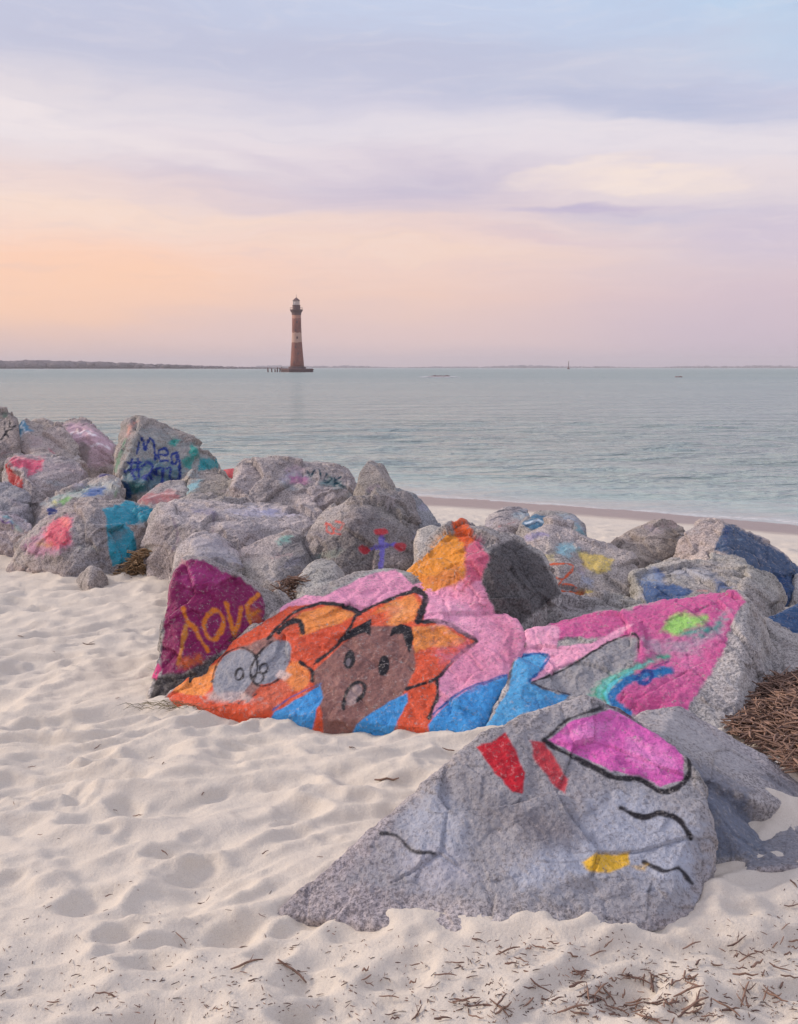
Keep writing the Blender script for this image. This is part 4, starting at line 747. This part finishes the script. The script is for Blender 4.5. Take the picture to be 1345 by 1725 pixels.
# heaps of dead reeds
def heap(name, region, n, hgt, mat, L0, L1, thick, dfun):
    segs = []; pts = np.array(region, float); x0, y0 = pts.min(0); x1, y1 = pts.max(0)
    while len(segs) < n:
        px, py = random.uniform(x0, x1), random.uniform(y0, y1)
        if not inside(np.array([[px, py]]), region)[0]: continue
        p = dfun(px, py); z = p[2]+random.random()**2*hgt*.4-.01
        a = random.uniform(0, 2*math.pi); L = random.uniform(L0, L1); tl = random.gauss(0, .22); d = np.array([math.cos(a)*math.cos(tl), math.sin(a)*math.cos(tl), math.sin(tl)])*L/2
        c = np.array([p[0], p[1], z]); k = np.array([random.gauss(0, .06), random.gauss(0, .06), random.gauss(0, .05)])*L
        r = random.uniform(*thick); segs.append(([c-d, c-d*.3+k, c+d*.4+k, c+d], r, r*.7))
    Vs, Fs = tubes(segs, 4); return link(name, mesh_np(name, Vs, Fs), mat, kind='stuff')
def mound_z(px, py, cx, cy, rx, ry, h):
    q = on_ground(px, py); return q+np.array([0, 0, h*max(0, 1-((px-cx)/rx)**2-((py-cy)/ry)**2)])
heap('dry_reed_heap', [(1228, 1240), (1262, 1185), (1300, 1150), (1420, 1150), (1440, 1330), (1345, 1322), (1290, 1285)], 1700, .08, REED, .05, .17, (.0032, .0062), lambda x, y: mound_z(x, y, 1370, 1235, 170, 120, .10))
heap('dry_straw_heap', [(186, 974), (214, 952), (236, 925), (250, 925), (268, 955), (280, 982), (230, 984)], 420, .05, STRAW, .06, .2, (.004, .008), lambda x, y: at(x, y, 7.75)*np.array([1, 1, 0])+np.array([0, 0, max(at(x, y, 7.75)[2], 0)]))
heap('dry_reed_drift', [(440, 1015), (480, 975), (505, 970), (520, 1000), (500, 1030)], 160, .06, REED, .05, .16, (.003, .006), lambda x, y: at(x, y, 6.1))
# dead grass hanging under the magenta boulder
segs = []
for i in range(520):
    t_ = random.random(); px = 262+t_*180+random.gauss(0, 6); py = 1170-t_*110+random.gauss(0, 7); d = 4.96+t_*.14+random.gauss(0, .015)
    p = at(px, py, d); L = random.uniform(.03, .10); a = random.uniform(-1, 1); q = p+np.array([L*a, -.03*random.random(), L*random.uniform(-.5, .5)])
    segs.append(([p, (p+q)/2+np.array([0, -.012, random.uniform(0, .02)]), q], .0012, .0006))
for i in range(160):
    px, py = random.gauss(320, 50), random.gauss(1192, 4); p = on_ground(px, py); L = random.uniform(.03, .09); a = random.gauss(0, .4)
    q = p+np.array([L*math.cos(a)*random.choice([-1, 1]), L*math.sin(a), random.uniform(0, .02)]); segs.append(([p+np.array([0, 0, .003]), (p+q)/2+np.array([0, 0, .014]), q+np.array([0, 0, .003])], .0013, .0006))
Vs, Fs = tubes(segs, 4); o = link('dead_grass', mesh_np('dead_grass', Vs, Fs), DEAD, kind='stuff')

# ------------------------------------------------------------------ lighthouse
LD = 560.0; LX = at(501, 620, LD)[0]
lh = bpy.data.objects.new('lighthouse', None); COL.objects.link(lh); lh.location = (LX, LD, SEA)
lh.scale = (1, 1, .93); lh['label'] = 'tall weathered brick lighthouse with one pale band standing in the sea'; lh['category'] = 'lighthouse'
def lathe(name, prof, mat, parent, seg=40, loc=(0, 0, 0), smooth=False):
    n = len(prof); Vs = []; Fs = []
    for r, z in prof:
        for k in range(seg): a = 2*math.pi*k/seg; Vs.append((r*math.cos(a), r*math.sin(a), z))
    for i in range(n-1):
        for k in range(seg): k2 = (k+1) % seg; Fs.append((i*seg+k, i*seg+k2, (i+1)*seg+k2, (i+1)*seg+k))
    me = bpy.data.meshes.new(name); bm = bmesh.new(); vv = [bm.verts.new(q) for q in Vs]
    for f in Fs: bm.faces.new([vv[q] for q in f])
    bm.faces.new(vv[:seg][::-1]); bm.faces.new(vv[-seg:])
    if smooth:
        for f in bm.faces: f.smooth = len(f.verts) == 4
    bm.to_mesh(me); bm.free(); return link(name, me, mat, parent, loc)
sc_ = LD/F       # metres per photo pixel there
zb = 0
m, t, b = newmat('weathered_brick'); pos = t.n('ShaderNodeTexCoord').outputs['Object']; sz = t.n('ShaderNodeSeparateXYZ'); t.t.links.new(pos, sz.inputs[0])
nb_ = t.noise(t.mapp(pos, scale=(.5, .5, .22)), 1, 5, .65); zn = t.m('ADD', sz.outputs[2], t.m('MULTIPLY', t.m('SUBTRACT', nb_, .5), 3.5))
c = t.mix(t.rng(nb_, .35, .65), L4(146, 92, 78), L4(120, 80, 72)); c = t.mix(t.m('MULTIPLY', t.rng(t.noise(pos, 1.3, 4, .7), .52, .7), .5), c, L4(176, 140, 126))
band = t.m('MULTIPLY', t.rng(zn, 16.8, 17.0), t.rng(zn, 22.4, 22.2)); c = t.mix(t.m('MULTIPLY', band, .85), c, L4(196, 160, 142))
c = t.mix(t.m('MULTIPLY', t.rng(zn, 30.3, 30.6), .75), c, L4(186, 138, 118)); t.t.links.new(c, b.inputs['Base Color']); b.inputs['Roughness'].default_value = .9
bump(t, b, t.noise(pos, 3, 3), .5, .3); BRICK = m
DK = plain('dark_iron', lin((104, 76, 74)), .7); CON = plain('stained_concrete', lin((98, 78, 78)), .9, .35, 1.5); WHT = plain('old_white_paint', lin((206, 196, 194)), .6, .1)
GLS, t, b = newmat('lantern_glass'); b.inputs['Base Color'].default_value = L4(214, 210, 212); b.inputs['Roughness'].default_value = .1; b.inputs['Transmission Weight'].default_value = .6
# heights from the waterline
tw = lathe('tower', [(3.75, 2.6), (3.6, 5), (3.3, 9), (2.95, 14), (2.62, 20), (2.45, 26), (2.4, 32.4)], BRICK, lh, 36, smooth=True)
fd = lathe('foundation', [(9.0, -2), (9.0, 1.9), (8.6, 2.1)], CON, lh, 8); fd.rotation_euler.z = R(22.5)
lathe('curb', [(9.25, 1.3), (9.25, 1.75)], DK, fd, 8); lathe('plinth', [(4.7, 2.1), (4.7, 3.0), (4.0, 3.2)], CON, lh, 20)
ga = lathe('gallery', [(2.55, 32.4), (2.6, 33.6), (3.1, 34.2), (3.35, 34.9), (3.45, 35.1), (3.45, 35.35)], DK, lh, 24)
segs = []
for k in range(16):
    a = 2*math.pi*k/16; segs.append(([(3.35*math.cos(a), 3.35*math.sin(a), 35.3), (3.35*math.cos(a), 3.35*math.sin(a), 36.4)], .05, .05))
ring = [(3.35*math.cos(2*math.pi*k/24), 3.35*math.sin(2*math.pi*k/24), 36.4) for k in range(25)]; segs.append((ring, .06, .06))
Vs, Fs = tubes(segs); link('railing', mesh_np('railing', Vs, Fs), DK, ga)
lathe('watch_room', [(2.05, 35.35), (2.05, 37.6), (2.25, 37.7), (2.25, 37.9)], DK, lh, 20)
ln_ = lathe('lantern_room', [(1.65, 37.9), (1.65, 40.3)], GLS, lh, 10)
segs = [([(1.72*math.cos(2*math.pi*k/10), 1.72*math.sin(2*math.pi*k/10), 37.9), (1.72*math.cos(2*math.pi*k/10), 1.72*math.sin(2*math.pi*k/10), 40.3)], .10, .10) for k in range(10)]
segs.append(([(1.72*math.cos(2*math.pi*k/20), 1.72*math.sin(2*math.pi*k/20), 39.1) for k in range(21)], .08, .08))
Vs, Fs = tubes(segs); link('glazing_bar', mesh_np('glazing_bar', Vs, Fs), WHT, ln_)
rf = lathe('roof', [(2.1, 40.3), (1.7, 40.7), (.9, 41.5), (.35, 41.9), (.22, 42.2)], DK, lh, 20); lathe('lightning_rod', [(.09, 42.2), (.06, 43.8)], DK, rf, 6)
for z, ao in ((5.5, 250), (10.5, 285), (14.2, 262), (19.5, 280), (23.6, 262), (28.2, 280)):
    rr = np.interp(z, [2.6, 9, 14, 20, 26, 32], [3.75, 3.3, 2.95, 2.62, 2.45, 2.4]); a = R(ao)
    bm = bmesh.new(); bmesh.ops.create_cube(bm, size=1); bmesh.ops.scale(bm, vec=(.3, .8, 1.3), verts=bm.verts); bmesh.ops.bevel(bm, geom=bm.edges[:], offset=.06, segments=1)
    me = bpy.data.meshes.new('window'); bm.to_mesh(me); bm.free(); wn_ = link('window', me, DK, lh, (rr*math.cos(a), rr*math.sin(a), z)); wn_.rotation_euler.z = a
for i, (dx, h) in enumerate(((-48, 2.5), (-42, 2.1), (-37, 1.7), (-33.5, 2.6), (-29.5, 2.3), (-26.5, 2.7))):
    o = lathe('wooden_piling', [(.34, -2), (.36, .5), (.33, h*.9), (.22, h)], DK, None, 9, (LX+dx*sc_, LD-2+i*.9, SEA)); o.rotation_euler = (R(random.uniform(-3, 3)), R(random.uniform(-4, 4)), 0)
    o['label'] = 'dark wooden piling in a short row standing in water left of the lighthouse'; o['category'] = 'piling'; o['group'] = 'pilings left of the lighthouse'

# ------------------------------------------------------------------ far shores, surf, marker
def woodland(name, x0, x1, D, hf, mat, n, deep, rs):
    bm = bmesh.new(); Vs, Fs, o = [], [], 0
    ico = bmesh.new(); bmesh.ops.create_icosphere(ico, subdivisions=2, radius=1); iv = np.array([v_.co[:] for v_ in ico.verts]); iff = np.array([[v_.index for v_ in f.verts] for f in ico.faces]); ico.free(); bm.free()
    for i in range(n):
        u = random.random(); x = x0+(x1-x0)*u; h = hf(u)*random.uniform(.55, 1.12); r = max(h*.6, rs)*random.uniform(.7, 1.4)
        q = iv*(1+.25*vnoise(iv*2+i*3.7, 3)[:, None])*np.array([r*1.5, r, h*.55])+np.array([x, D+random.uniform(0, deep), SEA+h*.5]); Vs.append(q); Fs.append(iff+o); o += len(iv)
    return link(name, mesh_np(name, np.vstack(Vs), np.vstack(Fs), False), mat, kind='stuff')
def landstrip(name, x0, x1, D, w_, h, mat):
    xs_ = np.linspace(x0, x1, 60); prof = [(0, -1), (.05, .35), (.3, 1), (.8, 1), (1, -1)]
    Vs = [(x, D+a*w_*(1+.3*math.sin(x*.004)), SEA+(b_*h*(min(1, (i+.2)/6, (60-i)/6)))) for i, x in enumerate(xs_) for a, b_ in prof]
    k = len(prof); Fs = [(i*k+j, i*k+j+1, (i+1)*k+j+1, (i+1)*k+j) for i in range(59) for j in range(k-1)]
    return link(name, mesh_np(name, Vs, Fs), mat, kind='structure')
TREE = plain('distant_trees', (.13, .105, .115), .95, .35, .02); TREE2 = plain('hazy_far_trees', (.2, .18, .2), .95, .2, .01); LAND = plain('far_bank', lin((120, 106, 108)), .95, .2, .02)
X1 = at(478, 619, 2000)[0]
landstrip('far_shore', -3400, X1, 2000, 120, 1.2, LAND)
hs = lambda u: float(np.interp(u, [0, .859, .904, .926, .948, .978, 1], [17, 14.5, 10.5, 8.0, 5.5, 3.2, 1.8]))
woodland('far_woodland', -3400, X1, 2010, hs, TREE, 2900, 90, 2.5)
Xa, Xb = at(420, 619, 5500)[0], at(1800, 619, 5500)[0]
landstrip('distant_shore', Xa, Xb, 5500, 300, 2.0, LAND)
woodland('distant_woodland', Xa, Xb, 5520, lambda u: 9+3.5*math.sin(u*23)+2*math.sin(u*61), TREE2, 1000, 120, 5)
# channel marker
DM = 1500.0; px = 958; mk = bpy.data.objects.new('channel_marker', None); COL.objects.link(mk); pm = at(px, 619, DM); mk.location = (pm[0], DM, SEA); mk['label'] = 'tiny dark marker post on the horizon right of the lighthouse'; mk['category'] = 'sea marker'
lathe('post', [(.55, -2), (.5, 9.5)], DK, mk, 8); lathe('float', [(1.6, -1), (2.0, .3), (1.4, 1.8)], DK, mk, 12); lathe('topmark', [(.3, 9.5), (1.2, 10), (1.2, 11.6), (.2, 12.2)], WHT, mk, 8)
# low rocks awash with a line of broken water
FOAM = plain('sea_foam', (.72, .70, .70), .8, .1, .5)
DS = 270.0
for (px, wdt, hh_, lb) in ((738, 5.2, .42, 'low dark rocks awash far out on the sea with foam at their left'), (1144, 1.5, .25, 'small dark rock awash far out on the right half of the sea')):
    Vs, Fs, o_ = [], [], 0
    p = at(px, 636, DS)
    ico = bmesh.new(); bmesh.ops.create_icosphere(ico, subdivisions=3, radius=1); iv = np.array([v_.co[:] for v_ in ico.verts]); iff = np.array([[v_.index for v_ in f.verts] for f in ico.faces]); ico.free()
    for k in range(7):
        q = iv*(1+.4*vnoise(iv*1.7+k*5+px, 4)[:, None])*np.array([wdt*.22, .7, hh_*random.uniform(.6, 1.1)])+np.array([(k-3)*wdt*.28/2, random.uniform(-.5, .5), 0]); Vs.append(q); Fs.append(iff+o_); o_ += len(iv)
    o = link('reef_rock', mesh_np('reef_rock', np.vstack(Vs), np.vstack(Fs)), DK, loc=(p[0], DS, SEA), label=lb, category='rock')
segs = []
for i in range(60):
    x = at(random.uniform(715, 765), 636, DS)[0]; y = DS-3+random.uniform(-2, 2); L = random.uniform(.5, 2.2); segs.append(([(x-L, y, SEA+.02), (x, y+.1, SEA+.10), (x+L, y, SEA+.02)], .14, .09))
Vs, Fs = tubes(segs, 6); link('breaking_wave', mesh_np('breaking_wave', Vs, Fs), FOAM, kind='stuff')


# ------------------------------------------------------------------ sea air
bm = bmesh.new(); bmesh.ops.create_cube(bm, size=1)
for v_ in bm.verts: v_.co = Vector((v_.co.x*18400, 3450+v_.co.y*7400, 27+v_.co.z*70))
me = bpy.data.meshes.new('haze'); bm.to_mesh(me); bm.free()
hm = bpy.data.materials.new('sea_haze'); hm.use_nodes = True; t = NT(hm.node_tree)
pv = t.n('ShaderNodeVolumePrincipled'); pv.inputs['Color'].default_value = (.93, .90, .93, 1); pv.inputs['Density'].default_value = 1.6e-4; pv.inputs['Anisotropy'].default_value = 0
ho = t.n('ShaderNodeOutputMaterial'); t.t.links.new(pv.outputs[0], ho.inputs['Volume'])
link('haze', me, hm, kind='stuff')
